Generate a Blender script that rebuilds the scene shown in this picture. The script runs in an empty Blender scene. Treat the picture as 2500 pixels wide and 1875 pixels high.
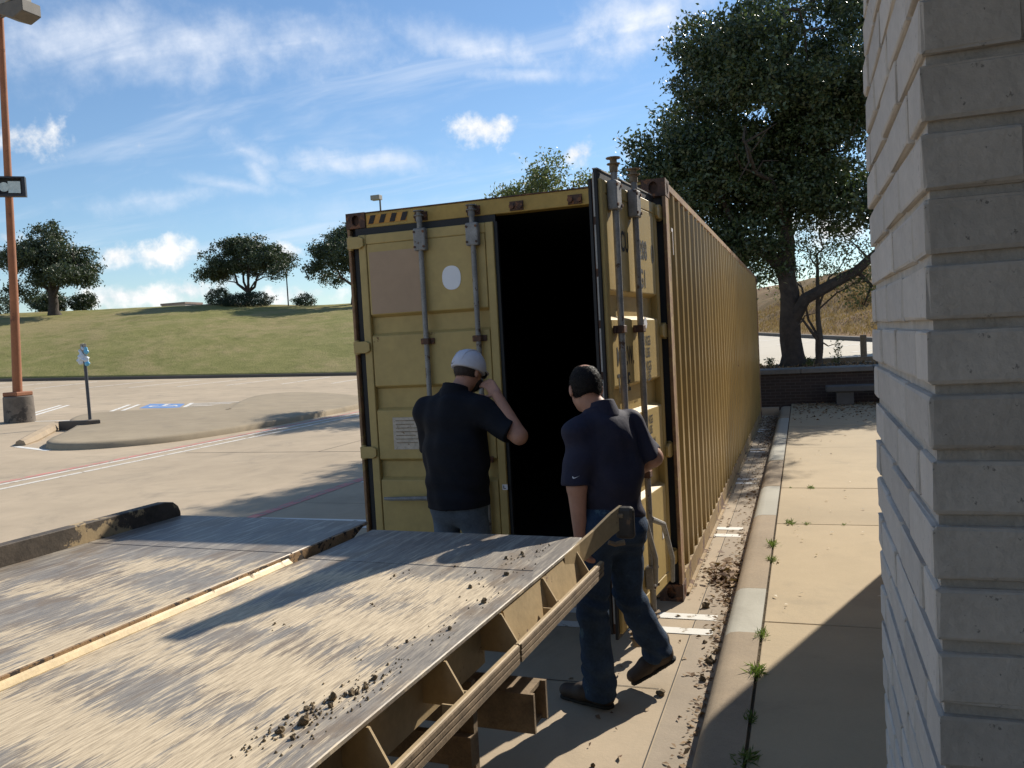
import bpy, bmesh, math, random
import numpy as np
from mathutils import Vector, Matrix, Quaternion
from mathutils.bvhtree import BVHTree

rad = math.radians
SC = bpy.context.scene
COL = SC.collection
random.seed(7)
RNG = np.random.default_rng(11)

# ------------------------------------------------------------------ camera
CAM = Vector((3.27, -5.73, 1.86))
YAW, PITCH, ROLL = rad(-19.20), rad(-2.96), rad(-3.14)
cf = Vector((math.sin(YAW) * math.cos(PITCH), math.cos(YAW) * math.cos(PITCH), math.sin(PITCH)))
cr = Vector((math.cos(YAW), -math.sin(YAW), 0))
cu = cr.cross(cf)
cr2 = cr * math.cos(ROLL) + cu * math.sin(ROLL)
cu2 = cu * math.cos(ROLL) - cr * math.sin(ROLL)
cam_d = bpy.data.cameras.new('camera')
cam = bpy.data.objects.new('camera', cam_d)
COL.objects.link(cam)
cam.matrix_world = Matrix(((cr2.x, cu2.x, -cf.x, CAM.x), (cr2.y, cu2.y, -cf.y, CAM.y),
                           (cr2.z, cu2.z, -cf.z, CAM.z), (0, 0, 0, 1)))
cam_d.sensor_width = 36
cam_d.lens = 36 * 2047 / 2500
cam_d.clip_start = 0.05
cam_d.clip_end = 3000
SC.camera = cam

# ------------------------------------------------------------------ light
SUN_AZ, SUN_EL = 20.3, 34.5
SKY_STRENGTH = 0.10
SUN_STRENGTH = 5.0
EXPOSURE = 0.36
sd = Vector((math.sin(rad(SUN_AZ)) * math.cos(rad(SUN_EL)), math.cos(rad(SUN_AZ)) * math.cos(rad(SUN_EL)), math.sin(rad(SUN_EL))))
sun_d = bpy.data.lights.new('sun', 'SUN')
sun_d.energy = SUN_STRENGTH
sun_d.angle = rad(0.53)
sun_d.color = (1.0, 0.93, 0.82)
sun = bpy.data.objects.new('sun', sun_d)
COL.objects.link(sun)
sun.rotation_euler = (-sd).to_track_quat('-Z', 'Y').to_euler()
sun.location = (20, 40, 40)
SC.view_settings.view_transform = 'Standard'
SC.view_settings.look = 'None'
SC.view_settings.gamma = 1
SC.view_settings.exposure = EXPOSURE


class NT:
    """small helper for building node trees"""
    def __init__(s, tree):
        s.t = tree
        s.n = tree.nodes
        s.l = tree.links

    def new(s, typ, **kw):
        n = s.n.new(typ)
        for k, v in kw.items():
            setattr(n, k, v)
        return n

    def put(s, sock, v):
        if hasattr(v, 'is_output') or isinstance(v, bpy.types.NodeSocket):
            s.l.new(v, sock)
        else:
            try:
                sock.default_value = v
            except Exception:
                sock.default_value = (*v, 1)

    def math(s, op, a, b=0.0, c=None, clamp=False):
        n = s.new('ShaderNodeMath', operation=op, use_clamp=clamp)
        s.put(n.inputs[0], a)
        s.put(n.inputs[1], b)
        if c is not None:
            s.put(n.inputs[2], c)
        return n.outputs[0]

    def vmath(s, op, a, b=(0, 0, 0), out=0):
        n = s.new('ShaderNodeVectorMath', operation=op)
        s.put(n.inputs[0], a)
        s.put(n.inputs[1], b)
        return n.outputs[out]

    def noise(s, vec, scale, detail=4, rough=0.55, dist=0.0, out=0):
        n = s.new('ShaderNodeTexNoise')
        s.put(n.inputs['Vector'], vec)
        n.inputs['Scale'].default_value = scale
        n.inputs['Detail'].default_value = detail
        n.inputs['Roughness'].default_value = rough
        n.inputs['Distortion'].default_value = dist
        return n.outputs[out]

    def ramp(s, fac, stops, interp='LINEAR'):
        n = s.new('ShaderNodeValToRGB')
        n.color_ramp.interpolation = interp
        e = n.color_ramp.elements
        while len(e) < len(stops):
            e.new(0.5)
        for i, (p, c) in enumerate(stops):
            e[i].position = p
            e[i].color = (c, c, c, 1) if isinstance(c, (int, float)) else (*c, 1)
        s.put(n.inputs[0], fac)
        return n.outputs[0]

    def mix(s, fac, a, b, mode='MIX'):
        n = s.new('ShaderNodeMix', data_type='RGBA', blend_type=mode)
        s.put(n.inputs[0], fac)
        s.put(n.inputs[6], a if not isinstance(a, tuple) else (*a, 1))
        s.put(n.inputs[7], b if not isinstance(b, tuple) else (*b, 1))
        return n.outputs[2]

    def mapr(s, v, a, b, c=0.0, d=1.0, smooth=False):
        n = s.new('ShaderNodeMapRange', interpolation_type='SMOOTHSTEP' if smooth else 'LINEAR')
        s.put(n.inputs[0], v)
        for i, k in enumerate((a, b, c, d)):
            n.inputs[i + 1].default_value = k
        return n.outputs[0]


# ------------------------------------------------------------------ sky
world = bpy.data.worlds.new('World')
SC.world = world
world.use_nodes = True
world.cycles.sampling_method = 'MANUAL'
world.cycles.sample_map_resolution = 512
wt = NT(world.node_tree)
wt.n.clear()
wout = wt.new('ShaderNodeOutputWorld')
sky = wt.new('ShaderNodeTexSky', sky_type='NISHITA')
sky.sun_disc = False
sky.sun_elevation = rad(SUN_EL)
sky.sun_rotation = rad(SUN_AZ)
sky.altitude = 150
sky.air_density = 1.15
sky.dust_density = 0.0
sky.ozone_density = 5.0
bg = wt.new('ShaderNodeBackground')
wt.put(bg.inputs[0], sky.outputs[0])
bg.inputs[1].default_value = SKY_STRENGTH
wdir = wt.new('ShaderNodeTexCoord').outputs['Generated']
sep = wt.new('ShaderNodeSeparateXYZ')
wt.put(sep.inputs[0], wdir)
zc = wt.math('MAXIMUM', sep.outputs[2], 0.0)
den = wt.math('ADD', zc, 0.10)
comb = wt.new('ShaderNodeCombineXYZ')
wt.put(comb.inputs[0], wt.math('DIVIDE', sep.outputs[0], den))
wt.put(comb.inputs[1], wt.math('DIVIDE', sep.outputs[1], den))
plane = comb.outputs[0]
mp = wt.new('ShaderNodeMapping')
wt.put(mp.inputs[0], plane)
mp.inputs['Rotation'].default_value = (0, 0, rad(32))
mp.inputs['Scale'].default_value = (0.55, 1.9, 1)
mp.inputs['Location'].default_value = (3.4, 1.3, 0)
warp = wt.noise(plane, 0.55, 3, 0.5, out=1)
wv = wt.vmath('ADD', mp.outputs[0], wt.vmath('SCALE', wt.vmath('SUBTRACT', warp, (0.5, 0.5, 0.5)), (0, 0, 0)))
wv.node.inputs[1].links[0].from_node.inputs['Scale'].default_value = 1.5
cir = wt.noise(wv, 0.62, 6, 0.62, 0.5)
cir2 = wt.noise(wv, 2.6, 4, 0.6, 0.8)
cirm = wt.mapr(wt.math('MULTIPLY_ADD', cir2, 0.22, cir), 0.585, 0.86, 0, 0.62, True)
fine = wt.noise(wdir, 9, 4, 0.6, 0.4)
fine2 = wt.noise(wdir, 26, 5, 0.62)
edge = wt.math('MULTIPLY_ADD', fine2, 0.9, wt.math('MULTIPLY', fine, 0.8))


def cloud(az, el, ha, he, soft, strength, tilt=0.0, n=2.6):
    """puff of cloud in a given direction: distance from its centre in its own squashed frame, broken up by noise"""
    a, e = rad(az), rad(el)
    c = Vector((math.sin(a) * math.cos(e), math.cos(a) * math.cos(e), math.sin(e)))
    r_ = Vector((math.cos(a), -math.sin(a), 0))
    u_ = r_.cross(c)
    r2 = r_ * math.cos(tilt) + u_ * math.sin(tilt)
    u2 = u_ * math.cos(tilt) - r_ * math.sin(tilt)
    mp_ = wt.new('ShaderNodeMapping', vector_type='TEXTURE')
    wt.put(mp_.inputs[0], wdir)
    mp_.inputs['Location'].default_value = c
    mp_.inputs['Rotation'].default_value = Matrix((r2, u2, r2.cross(u2))).transposed().to_euler()
    mp_.inputs['Scale'].default_value = (rad(ha), rad(he), 0.35)
    d = wt.vmath('LENGTH', mp_.outputs[0], (0, 0, 0), 1)
    d = wt.math('MULTIPLY_ADD', edge, -n * 1.55, d)
    k = -0.85 * n * 1.55
    return wt.mapr(d, 1.0 + k, 1.0 - soft + k, 0, strength, True)


cum = None
for c in [(-48.8, 13.2, 3.3, 1.3, 1.25, 1), (-42.1, 13.1, 1.5, .65, 1.25, .85), (-20.2, 14.1, 2.4, 1.15, 1.25, .95),
          (-14.0, 12.1, 3.2, 1.2, 1.25, 1), (-43.9, 6.5, 1.5, .8, 1.25, 1), (-41.3, 6.5, 2.1, .95, 1.25, 1),
          (-33.9, 6.6, 1.2, .7, 1.25, 1), (-44.3, 4.0, 4.0, .9, 1.25, .95), (-39.8, 4.3, 2.2, .8, 1.25, 1),
          (-33.0, 3.7, 3.0, .8, 1.25, .95), (-49.7, 7.6, 1.2, 1.0, 1.25, 1), (-37.6, 4.6, 1.6, .7, 1.25, .8),
          (2.0, 6.0, 6.0, 1.6, 1.25, 1), (-58, 6, 5, 1.3, 1.25, 1), (45, 9, 7, 1.8, 1.25, 1), (130, 9, 8, 2.0, 1.25, 1),
          (210, 9, 8, 1.9, 1.25, 1)]:
    m = cloud(*c)
    cum = m if cum is None else wt.math('MAXIMUM', cum, m)
cis = None
for c in [(-43.0, 18.6, 13, 3.4, 1.5, 1.0, rad(6), 1.0), (-31.0, 19.6, 10, 3.0, 1.5, .95, rad(-6), 1.0), (-20.5, 19.0, 11, 1.8, 1.5, .9, rad(-12), 1.0),
          (-9.0, 20.0, 7, 3.6, 1.4, 1.1, rad(16), 1.0), (-35.9, 13.0, 3.0, 1.3, 1.3, .75, rad(-28), 1.1), (-35.3, 11.8, 1.1, 2.8, 1.3, .7, rad(34), 1.1),
          (-27.5, 12.2, 8.0, 1.1, 1.5, .8, rad(-2), 1.2), (-40.5, 10.1, 7.5, 1.1, 1.5, .7, rad(8), 1.2), (-17.0, 17.2, 9.0, .9, 1.4, .7, rad(-5), 1.1),
          (-37.0, 10.9, 6.0, .8, 1.4, .65, rad(-9), 1.1), (-30.0, 9.0, 12.0, 1.6, 1.8, .45, 0, 1.0)]:
    m = cloud(*c)
    cis = m if cis is None else wt.math('MAXIMUM', cis, m)
# streaky cirrus everywhere, the heavier veils on top, puffy cumulus last
streak = wt.mapr(wt.math('MULTIPLY_ADD', cir2, 0.5, cir), 0.50, 0.95, 0.25, 1.45)
cis = wt.math('MULTIPLY', cis, streak, clamp=True)
fade = wt.mapr(sep.outputs[2], 0.0, 0.12, 0.0, 1.0, True)
cirm = wt.math('MULTIPLY', cirm, fade)
thin = wt.math('MAXIMUM', cis, wt.math('MULTIPLY', cirm, 0.8), clamp=True)
bgc = wt.new('ShaderNodeBackground')
wt.put(bgc.inputs[0], (0.86, 0.91, 1.0, 1))
bgc.inputs[1].default_value = 0.84
bgk = wt.new('ShaderNodeBackground')
shade = wt.mapr(edge, 0.70, 1.0, 0.0, 1.0)
wt.put(bgk.inputs[0], wt.mix(shade, (0.70, 0.74, 0.80), (1.0, 0.99, 0.97)))
bgk.inputs[1].default_value = 0.86
m1 = wt.new('ShaderNodeMixShader')
wt.put(m1.inputs[0], thin)
wt.l.new(bg.outputs[0], m1.inputs[1])
wt.l.new(bgc.outputs[0], m1.inputs[2])
m2 = wt.new('ShaderNodeMixShader')
wt.put(m2.inputs[0], cum)
wt.l.new(m1.outputs[0], m2.inputs[1])
wt.l.new(bgk.outputs[0], m2.inputs[2])
wt.l.new(m2.outputs[0], wout.inputs[0])

# ------------------------------------------------------------------ materials
MATS = {}


def principled(name):
    m = bpy.data.materials.new(name)
    m.use_nodes = True
    t = NT(m.node_tree)
    b = t.n['Principled BSDF']
    MATS[name] = m
    return m, t, b


def coords(t, kind):
    if kind == 'world':
        return t.new('ShaderNodeNewGeometry').outputs['Position']
    return t.new('ShaderNodeTexCoord').outputs['Object']


def scaled(t, v, s):
    m = t.new('ShaderNodeMapping')
    t.put(m.inputs[0], v)
    m.inputs['Scale'].default_value = s
    return m.outputs[0]


def add_bump(t, b, h, strength, dist=0.01):
    n = t.new('ShaderNodeBump')
    n.inputs['Strength'].default_value = strength
    n.inputs['Distance'].default_value = dist
    t.put(n.inputs['Height'], h)
    t.l.new(n.outputs[0], b.inputs['Normal'])


def mat(name, col, rough=0.7, var=0.25, scale=4, bump=0.15, bscale=60, metal=0.0, space='object', spots=None, spec=0.5, rnd=0.0, dist=0.01):
    """base colour with mottling at two scales, optional worn/rust spots (colour, amount, scale), fine relief"""
    m, t, b = principled(name)
    v = coords(t, space)
    n1 = t.noise(v, scale, 5, 0.6)
    n2 = t.noise(v, scale * 9, 4, 0.6)
    f = t.math('MULTIPLY_ADD', n2, 0.5, n1)
    dark = tuple(c * (1 - var) for c in col)
    light = tuple(min(1, c * (1 + var)) for c in col)
    c = t.mix(t.mapr(f, 0.5, 1.0), dark, light)
    r = rough
    if spots:
        scol, amt, ss = spots
        s1 = t.noise(v, ss, 8, 0.68)
        k = t.mapr(s1, 0.72 - amt, 0.76 - amt, 0, 1, True)
        c = t.mix(k, c, scol)
        rr = t.new('ShaderNodeMix')
        t.put(rr.inputs[0], k)
        rr.inputs[2].default_value = rough
        rr.inputs[3].default_value = 0.9
        r = rr.outputs[0]
    if rnd:
        o = t.new('ShaderNodeObjectInfo').outputs['Random']
        h = t.new('ShaderNodeHueSaturation')
        t.put(h.inputs['Value'], t.mapr(o, 0, 1, 1 - rnd, 1 + rnd))
        t.put(h.inputs['Color'], c)
        c = h.outputs[0]
    t.put(b.inputs['Base Color'], c)
    t.put(b.inputs['Roughness'], r)
    b.inputs['Metallic'].default_value = metal
    b.inputs['Specular IOR Level'].default_value = spec
    if bump:
        h = t.math('MULTIPLY_ADD', t.noise(v, bscale, 4, 0.6), 0.6, t.noise(v, bscale * 0.2, 3))
        add_bump(t, b, h, bump, dist)
    return m


def concrete(name, col, stain=(0.16, 0.14, 0.11), amount=0.12, pebble=0.5, tone=0.18):
    m, t, b = principled(name)
    v = coords(t, 'world')
    big = t.noise(v, 0.22, 4, 0.6)
    mid = t.noise(v, 1.7, 6, 0.65, 0.3)
    fin = t.noise(v, 55, 4, 0.7)
    grit = t.noise(v, 210, 2, 0.5)
    f = t.math('ADD', t.math('MULTIPLY', big, 0.7), t.math('MULTIPLY', mid, 0.5))
    c = t.mix(t.mapr(f, 0.40, 0.82), tuple(x * (1 - tone) for x in col), tuple(x * (1 + tone * 0.7) for x in col))
    st = t.mapr(t.noise(v, 0.9, 8, 0.7, 0.6), 0.63 - amount, 0.80, 0, 0.55, True)
    c = t.mix(st, c, stain)
    c = t.mix(t.mapr(fin, 0.3, 0.75, 0.0, 0.28 * pebble), c, tuple(x * 1.35 for x in col))
    c = t.mix(t.mapr(grit, 0.56, 0.72, 0.0, 0.5 * pebble), c, tuple(x * 0.5 for x in col))
    hs = t.new('ShaderNodeHueSaturation')
    t.put(hs.inputs['Value'], t.mapr(t.new('ShaderNodeObjectInfo').outputs['Random'], 0, 1, 0.95, 1.05))
    t.put(hs.inputs['Color'], c)
    c = hs.outputs[0]
    t.put(b.inputs['Base Color'], c)
    b.inputs['Roughness'].default_value = 0.88
    b.inputs['Specular IOR Level'].default_value = 0.3
    add_bump(t, b, t.math('MULTIPLY_ADD', grit, 0.5, fin), 0.35, 0.004)
    return m


concrete('lot_concrete', (0.435, 0.348, 0.242), amount=0.16, tone=0.22)
concrete('gutter_concrete', (0.36, 0.295, 0.22), amount=0.18)
concrete('walk_concrete', (0.44, 0.348, 0.222), amount=0.09, pebble=0.45, tone=0.16)
concrete('kerb_brown', (0.36, 0.28, 0.19), amount=0.24, pebble=1.2, tone=0.35)
concrete('kerb_pale', (0.44, 0.42, 0.35), amount=0.06, pebble=0.4)
concrete('island_concrete', (0.34, 0.275, 0.185), amount=0.15, tone=0.25)
concrete('upper_concrete', (0.50, 0.45, 0.36), amount=0.03, tone=0.08)
concrete('kerb_dark', (0.13, 0.11, 0.09), amount=0.2)
mat('white_paint', (0.72, 0.70, 0.64), 0.8, 0.08, 3, 0.1, space='world', spots=((0.36, 0.31, 0.24), 0.13, 9))
mat('old_white_paint', (0.66, 0.62, 0.54), 0.85, 0.1, 3, 0.1, space='world', spots=((0.38, 0.32, 0.24), 0.17, 6))
mat('red_paint', (0.58, 0.22, 0.19), 0.8, 0.2, 3, 0.1, space='world', spots=((0.38, 0.29, 0.22), 0.21, 7))
mat('blue_paint', (0.13, 0.25, 0.50), 0.8, 0.12, 3, 0.1, space='world', spots=((0.30, 0.29, 0.30), 0.12, 5))
mat('joint_tar', (0.05, 0.045, 0.04), 0.9, 0.3, 10, 0, space='world')
CP = (0.45, 0.325, 0.12)
RUST = (0.115, 0.048, 0.026)
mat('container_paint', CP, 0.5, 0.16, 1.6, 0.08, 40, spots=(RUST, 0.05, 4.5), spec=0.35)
mat('container_side_paint', (0.31, 0.205, 0.060), 0.33, 0.16, 0.9, 0.04, 30, spots=(RUST, 0.05, 2.2), spec=0.6)  # darkened below the door paint to deepen shade on the corrugation flanks
mat('bottom_rail_paint', (0.30, 0.20, 0.085), 0.7, 0.3, 2.0, 0.2, 40, spots=((0.13, 0.07, 0.04), 0.17, 4))
mat('header_paint', (0.43, 0.28, 0.075), 0.55, 0.18, 3, 0.1, 40, spots=(RUST, 0.075, 7), spec=0.3)
mat('rusty_rail', (0.265, 0.150, 0.078), 0.75, 0.35, 6, 0.25, 60, spots=((0.34, 0.235, 0.10), 0.20, 9))
mat('rusty_steel', (0.085, 0.045, 0.03), 0.8, 0.45, 9, 0.3, 60, spots=((0.20, 0.09, 0.045), 0.20, 12))
mat('rubber', (0.012, 0.012, 0.013), 0.65, 0.3, 8, 0.1)
mat('galvanized', (0.25, 0.24, 0.225), 0.6, 0.35, 10, 0.15, 80, metal=0.2, spots=((0.12, 0.075, 0.05), 0.13, 9))
mat('pale_metal', (0.42, 0.40, 0.36), 0.55, 0.2, 10, 0.1, 60)
mat('shaded_inside_wall', (0.020, 0.020, 0.022), 0.8, 0.3, 3, 0.05)  # near black: shade of the unlit interior is put into the colour
mat('shaded_plywood_floor', (0.030, 0.024, 0.018), 0.85, 0.3, 5, 0.1)  # plywood colour taken down to near black for the interior's shade
mat('patch_paint', (0.42, 0.29, 0.185), 0.6, 0.07, 2, 0.03, spec=0.3)
mat('sticker_white', (0.80, 0.80, 0.82), 0.55, 0.03, 2, 0)
mat('plate_metal', (0.50, 0.42, 0.33), 0.6, 0.25, 25, 0.1, spots=((0.22, 0.12, 0.07), 0.12, 30))
mat('black_print', (0.018, 0.017, 0.016), 0.7, 0.2, 10, 0)
mat('hazard_yellow', (0.55, 0.26, 0.035), 0.6, 0.15, 8, 0.05)
mat('hazard_black', (0.025, 0.02, 0.018), 0.7, 0.2, 8, 0.05)
mat('trailer_paint', (0.42, 0.31, 0.17), 0.55, 0.2, 5, 0.1, 50, spots=((0.17, 0.11, 0.07), 0.10, 9), spec=0.4)
mat('trailer_dark', (0.045, 0.036, 0.028), 0.7, 0.35, 6, 0.2, 60, spots=((0.16, 0.10, 0.06), 0.13, 8))
mat('chipped_edge', (0.32, 0.20, 0.10), 0.7, 0.35, 14, 0.3, 60, spots=((0.05, 0.038, 0.03), 0.20, 26))
mat('worn_rail', (0.085, 0.066, 0.048), 0.75, 0.5, 6, 0.25, 60, spots=((0.42, 0.31, 0.17), 0.17, 4.5))
mat('bright_strip', (0.66, 0.50, 0.27), 0.45, 0.25, 14, 0.1, spots=((0.22, 0.17, 0.12), 0.12, 16))
mat('worn_wood', (0.215, 0.155, 0.095), 0.85, 0.4, 14, 0.3, 70)
mat('tyre', (0.018, 0.018, 0.018), 0.85, 0.2, 12, 0.2)
mat('mud', (0.15, 0.108, 0.06), 0.95, 0.4, 40, 0.4, 120, space='world')
mat('brick', (0.535, 0.485, 0.43), 0.9, 0.13, 9, 0.6, 90, rnd=0.10, spec=0.25, spots=((0.27, 0.245, 0.22), 0.085, 70), dist=0.004)
mat('mortar', (0.47, 0.425, 0.37), 0.95, 0.2, 30, 0.5, 160, spec=0.2, dist=0.004)
mat('building_brick', (0.42, 0.39, 0.35), 0.9, 0.15, 6, 0.3, 60, space='world')
mat('soffit', (0.032, 0.031, 0.03), 0.8, 0.1, 3, 0.1)  # for the unseen porch roof and wall, kept dark to darken the pillar front
mat('roof_membrane', (0.30, 0.29, 0.27), 0.85, 0.15, 2, 0.1, space='world')
mat('bark', (0.055, 0.043, 0.034), 0.95, 0.4, 7, 0.8, 30, dist=0.03)
mat('pale_bark', (0.10, 0.08, 0.062), 0.95, 0.4, 9, 0.7, 40, dist=0.02)
mat('wall_cap', (0.17, 0.16, 0.145), 0.85, 0.2, 4, 0.2, space='world')
mat('bench_concrete', (0.10, 0.098, 0.095), 0.85, 0.2, 5, 0.2, space='world')
mat('pole_rust', (0.30, 0.115, 0.05), 0.7, 0.25, 2.5, 0.12, 30, spots=((0.17, 0.07, 0.04), 0.12, 3))
mat('lamp_bronze', (0.12, 0.105, 0.085), 0.6, 0.2, 5, 0.05)
mat('lamp_grey', (0.28, 0.26, 0.22), 0.6, 0.15, 5, 0.05)
mat('black_metal', (0.02, 0.022, 0.028), 0.55, 0.2, 6, 0.05)
mat('reflector', (0.55, 0.52, 0.45), 0.25, 0.2, 9, 0.05, metal=0.6)
mat('pole_base', (0.15, 0.125, 0.10), 0.9, 0.35, 3, 0.3, spots=((0.07, 0.06, 0.05), 0.18, 2.5))
mat('sign_post', (0.06, 0.065, 0.075), 0.6, 0.2, 8, 0.1)
mat('bag_plastic', (0.55, 0.62, 0.70), 0.25, 0.2, 12, 0.1, spec=0.7)
mat('bag_blue', (0.12, 0.42, 0.62), 0.3, 0.2, 12, 0.1)
mat('far_wall', (0.50, 0.42, 0.36), 0.85, 0.08, 1, 0)
mat('far_roof', (0.30, 0.22, 0.18), 0.85, 0.1, 1, 0)
mat('white_trash', (0.75, 0.74, 0.72), 0.5, 0.1, 8, 0.2)
mat('dead_leaf', (0.20, 0.085, 0.035), 0.8, 0.55, 40, 0.1, space='world')
mat('pale_leaf', (0.42, 0.34, 0.22), 0.8, 0.4, 40, 0.1, space='world')
mat('weed', (0.075, 0.13, 0.030), 0.7, 0.4, 30, 0, space='world')
mat('skin', (0.42, 0.215, 0.145), 0.55, 0.12, 14, 0.12, 120, spec=0.4)
mat('navy_cloth', (0.024, 0.023, 0.042), 0.75, 0.2, 12, 0.2, 260, spec=0.25)
mat('black_cloth', (0.0095, 0.0105, 0.0155), 0.8, 0.2, 12, 0.2, 260, spec=0.2)
mat('denim', (0.030, 0.052, 0.092), 0.85, 0.35, 9, 0.35, 300, spec=0.2, spots=((0.07, 0.12, 0.16), 0.14, 5))
mat('denim_pale', (0.10, 0.13, 0.165), 0.85, 0.3, 9, 0.35, 300, spec=0.2)
mat('hair_dark', (0.012, 0.0095, 0.008), 0.55, 0.5, 60, 0.6, 220, spots=((0.030, 0.027, 0.025), 0.14, 70), spec=0.15)
mat('hair_brown', (0.035, 0.022, 0.016), 0.7, 0.4, 60, 0.5, 220)
mat('cap_white', (0.60, 0.60, 0.66), 0.8, 0.06, 30, 0.35, 330, spec=0.2)
mat('boot_leather', (0.055, 0.036, 0.024), 0.65, 0.35, 12, 0.2, 90)
mat('sole', (0.02, 0.018, 0.016), 0.85, 0.2, 20, 0.1)
mat('belt', (0.02, 0.015, 0.012), 0.6, 0.2, 10, 0.1)
mat('logo_white', (0.75, 0.75, 0.78), 0.6, 0.02, 5, 0)
mat('logo_navy', (0.02, 0.025, 0.08), 0.6, 0.02, 5, 0)
mat('eye_white', (0.7, 0.7, 0.68), 0.3, 0.02, 5, 0)


def leaf_mat(name, dark, light, rough=0.42, trans=0.25):
    m, t, b = principled(name)
    g = t.new('ShaderNodeNewGeometry')
    c = t.mix(t.mapr(g.outputs['Random Per Island'], 0, 1), dark, light)
    t.put(b.inputs['Base Color'], c)
    b.inputs['Roughness'].default_value = rough
    b.inputs['Specular IOR Level'].default_value = 0.5
    tr = t.new('ShaderNodeBsdfTranslucent')
    t.put(tr.inputs[0], t.mix(0.5, c, (light[0] * 1.6, light[1] * 1.8, light[2])))
    mx = t.new('ShaderNodeMixShader')
    mx.inputs[0].default_value = trans
    o = t.n['Material Output']
    t.l.new(b.outputs[0], mx.inputs[1])
    t.l.new(tr.outputs[0], mx.inputs[2])
    t.l.new(mx.outputs[0], o.inputs[0])


leaf_mat('oak_leaf', (0.026, 0.042, 0.018), (0.082, 0.112, 0.046), 0.36, 0.20)
leaf_mat('hill_leaf', (0.035, 0.052, 0.026), (0.075, 0.098, 0.048), 0.5, 0.15)
leaf_mat('bush_leaf', (0.016, 0.026, 0.014), (0.035, 0.055, 0.026), 0.5, 0.1)
leaf_mat('pale_leaf_tree', (0.060, 0.080, 0.030), (0.15, 0.17, 0.06), 0.5, 0.3)
leaf_mat('dry_grass', (0.20, 0.12, 0.055), (0.42, 0.29, 0.14), 0.8, 0.15)
leaf_mat('weed_blade', (0.06, 0.11, 0.02), (0.16, 0.22, 0.05), 0.6, 0.3)
leaf_mat('litter_leaf', (0.10, 0.045, 0.02), (0.36, 0.24, 0.13), 0.8, 0.1)
leaf_mat('husk_leaf', (0.45, 0.36, 0.24), (0.70, 0.62, 0.48), 0.8, 0.1)


def grass_ground(name, a, b_, dry, drya=0.5):
    m, t, b = principled(name)
    v = coords(t, 'world')
    n1 = t.noise(v, 0.09, 5, 0.62, 0.3)
    n2 = t.noise(v, 0.9, 6, 0.7)
    n3 = t.noise(scaled(t, v, (1, 1, 4)), 9, 4, 0.7)
    f = t.math('ADD', t.math('MULTIPLY', n1, 0.7), t.math('MULTIPLY', n2, 0.4))
    c = t.mix(t.mapr(n2, 0.3, 0.7), a, b_)
    c = t.mix(t.mapr(f, 0.50, 0.68, 0, drya, True), c, dry)
    c = t.mix(t.mapr(t.noise(v, 0.33, 4, 0.7, 0.4), 0.55, 0.70, 0, 0.45, True), c, tuple(x * 0.62 for x in a))
    c = t.mix(t.mapr(n3, 0.35, 0.7, 0.35, 0.0), c, tuple(x * 0.45 for x in a))
    t.put(b.inputs['Base Color'], c)
    b.inputs['Roughness'].default_value = 0.95
    b.inputs['Specular IOR Level'].default_value = 0.1
    add_bump(t, b, t.math('MULTIPLY_ADD', n3, 0.6, n2), 0.6, 0.12)


grass_ground('hill_grass', (0.205, 0.205, 0.068), (0.30, 0.275, 0.105), (0.40, 0.305, 0.165), 0.6)
grass_ground('bank_grass', (0.20, 0.14, 0.06), (0.30, 0.19, 0.09), (0.17, 0.075, 0.04), 0.7)
grass_ground('bed_soil', (0.06, 0.045, 0.03), (0.10, 0.075, 0.045), (0.16, 0.13, 0.08), 0.5)

# brick courses too far off to be told apart
m_, t_, b_ = principled('planter_brick')
br = t_.new('ShaderNodeTexBrick')
v_ = coords(t_, 'world')
sp_ = t_.new('ShaderNodeSeparateXYZ')
t_.put(sp_.inputs[0], v_)
cb_ = t_.new('ShaderNodeCombineXYZ')
t_.put(cb_.inputs[0], t_.math('ADD', sp_.outputs[0], sp_.outputs[1]))
t_.put(cb_.inputs[1], sp_.outputs[2])
t_.put(br.inputs['Vector'], cb_.outputs[0])
br.inputs['Scale'].default_value = 1
br.inputs['Brick Width'].default_value = 0.21
br.inputs['Row Height'].default_value = 0.068
br.inputs['Mortar Size'].default_value = 0.006
br.inputs['Color1'].default_value = (0.052, 0.036, 0.031, 1)
br.inputs['Color2'].default_value = (0.040, 0.029, 0.026, 1)
br.inputs['Mortar'].default_value = (0.085, 0.072, 0.062, 1)
t_.put(b_.inputs['Base Color'], br.outputs[0])
b_.inputs['Roughness'].default_value = 0.9
add_bump(t_, b_, br.outputs[1], -0.4, 0.005)

# steel deck: paint worn off in streaks along the bed
m_, t_, b_ = principled('deck_steel')
v_ = coords(t_, 'object')
st1 = t_.noise(scaled(t_, v_, (34, 2.6, 1)), 1.0, 6, 0.70, 0.5)
st2 = t_.noise(scaled(t_, v_, (150, 10, 1)), 1.0, 4, 0.72, 0.2)
blot = t_.noise(scaled(t_, v_, (3.0, 1.8, 1)), 1.0, 6, 0.62, 0.5)
brd = t_.noise(scaled(t_, v_, (5.0, 2.2, 1)), 1.3, 5, 0.65, 0.6)
sy = t_.new('ShaderNodeSeparateXYZ')
t_.put(sy.inputs[0], v_)
beam = t_.math('SINE', t_.math('MULTIPLY_ADD', sy.outputs[1], 2 * math.pi / 0.42, t_.math('MULTIPLY', blot, 2.2)))
side = t_.mapr(sy.outputs[0], -1.1, 0.9, -0.055, 0.080)
tail = t_.mapr(sy.outputs[1], -0.95, -0.30, 0.0, -0.17, True)
edge_ = t_.mapr(sy.outputs[0], 0.94, 1.09, 0.0, -0.13, True)
w_ = t_.math('ADD', t_.math('MULTIPLY', st1, 0.55), t_.math('MULTIPLY', st2, 0.36))
w_ = t_.math('ADD', w_, t_.math('MULTIPLY', blot, 0.52))
w_ = t_.math('ADD', w_, t_.math('MULTIPLY', beam, 0.050))
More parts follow.
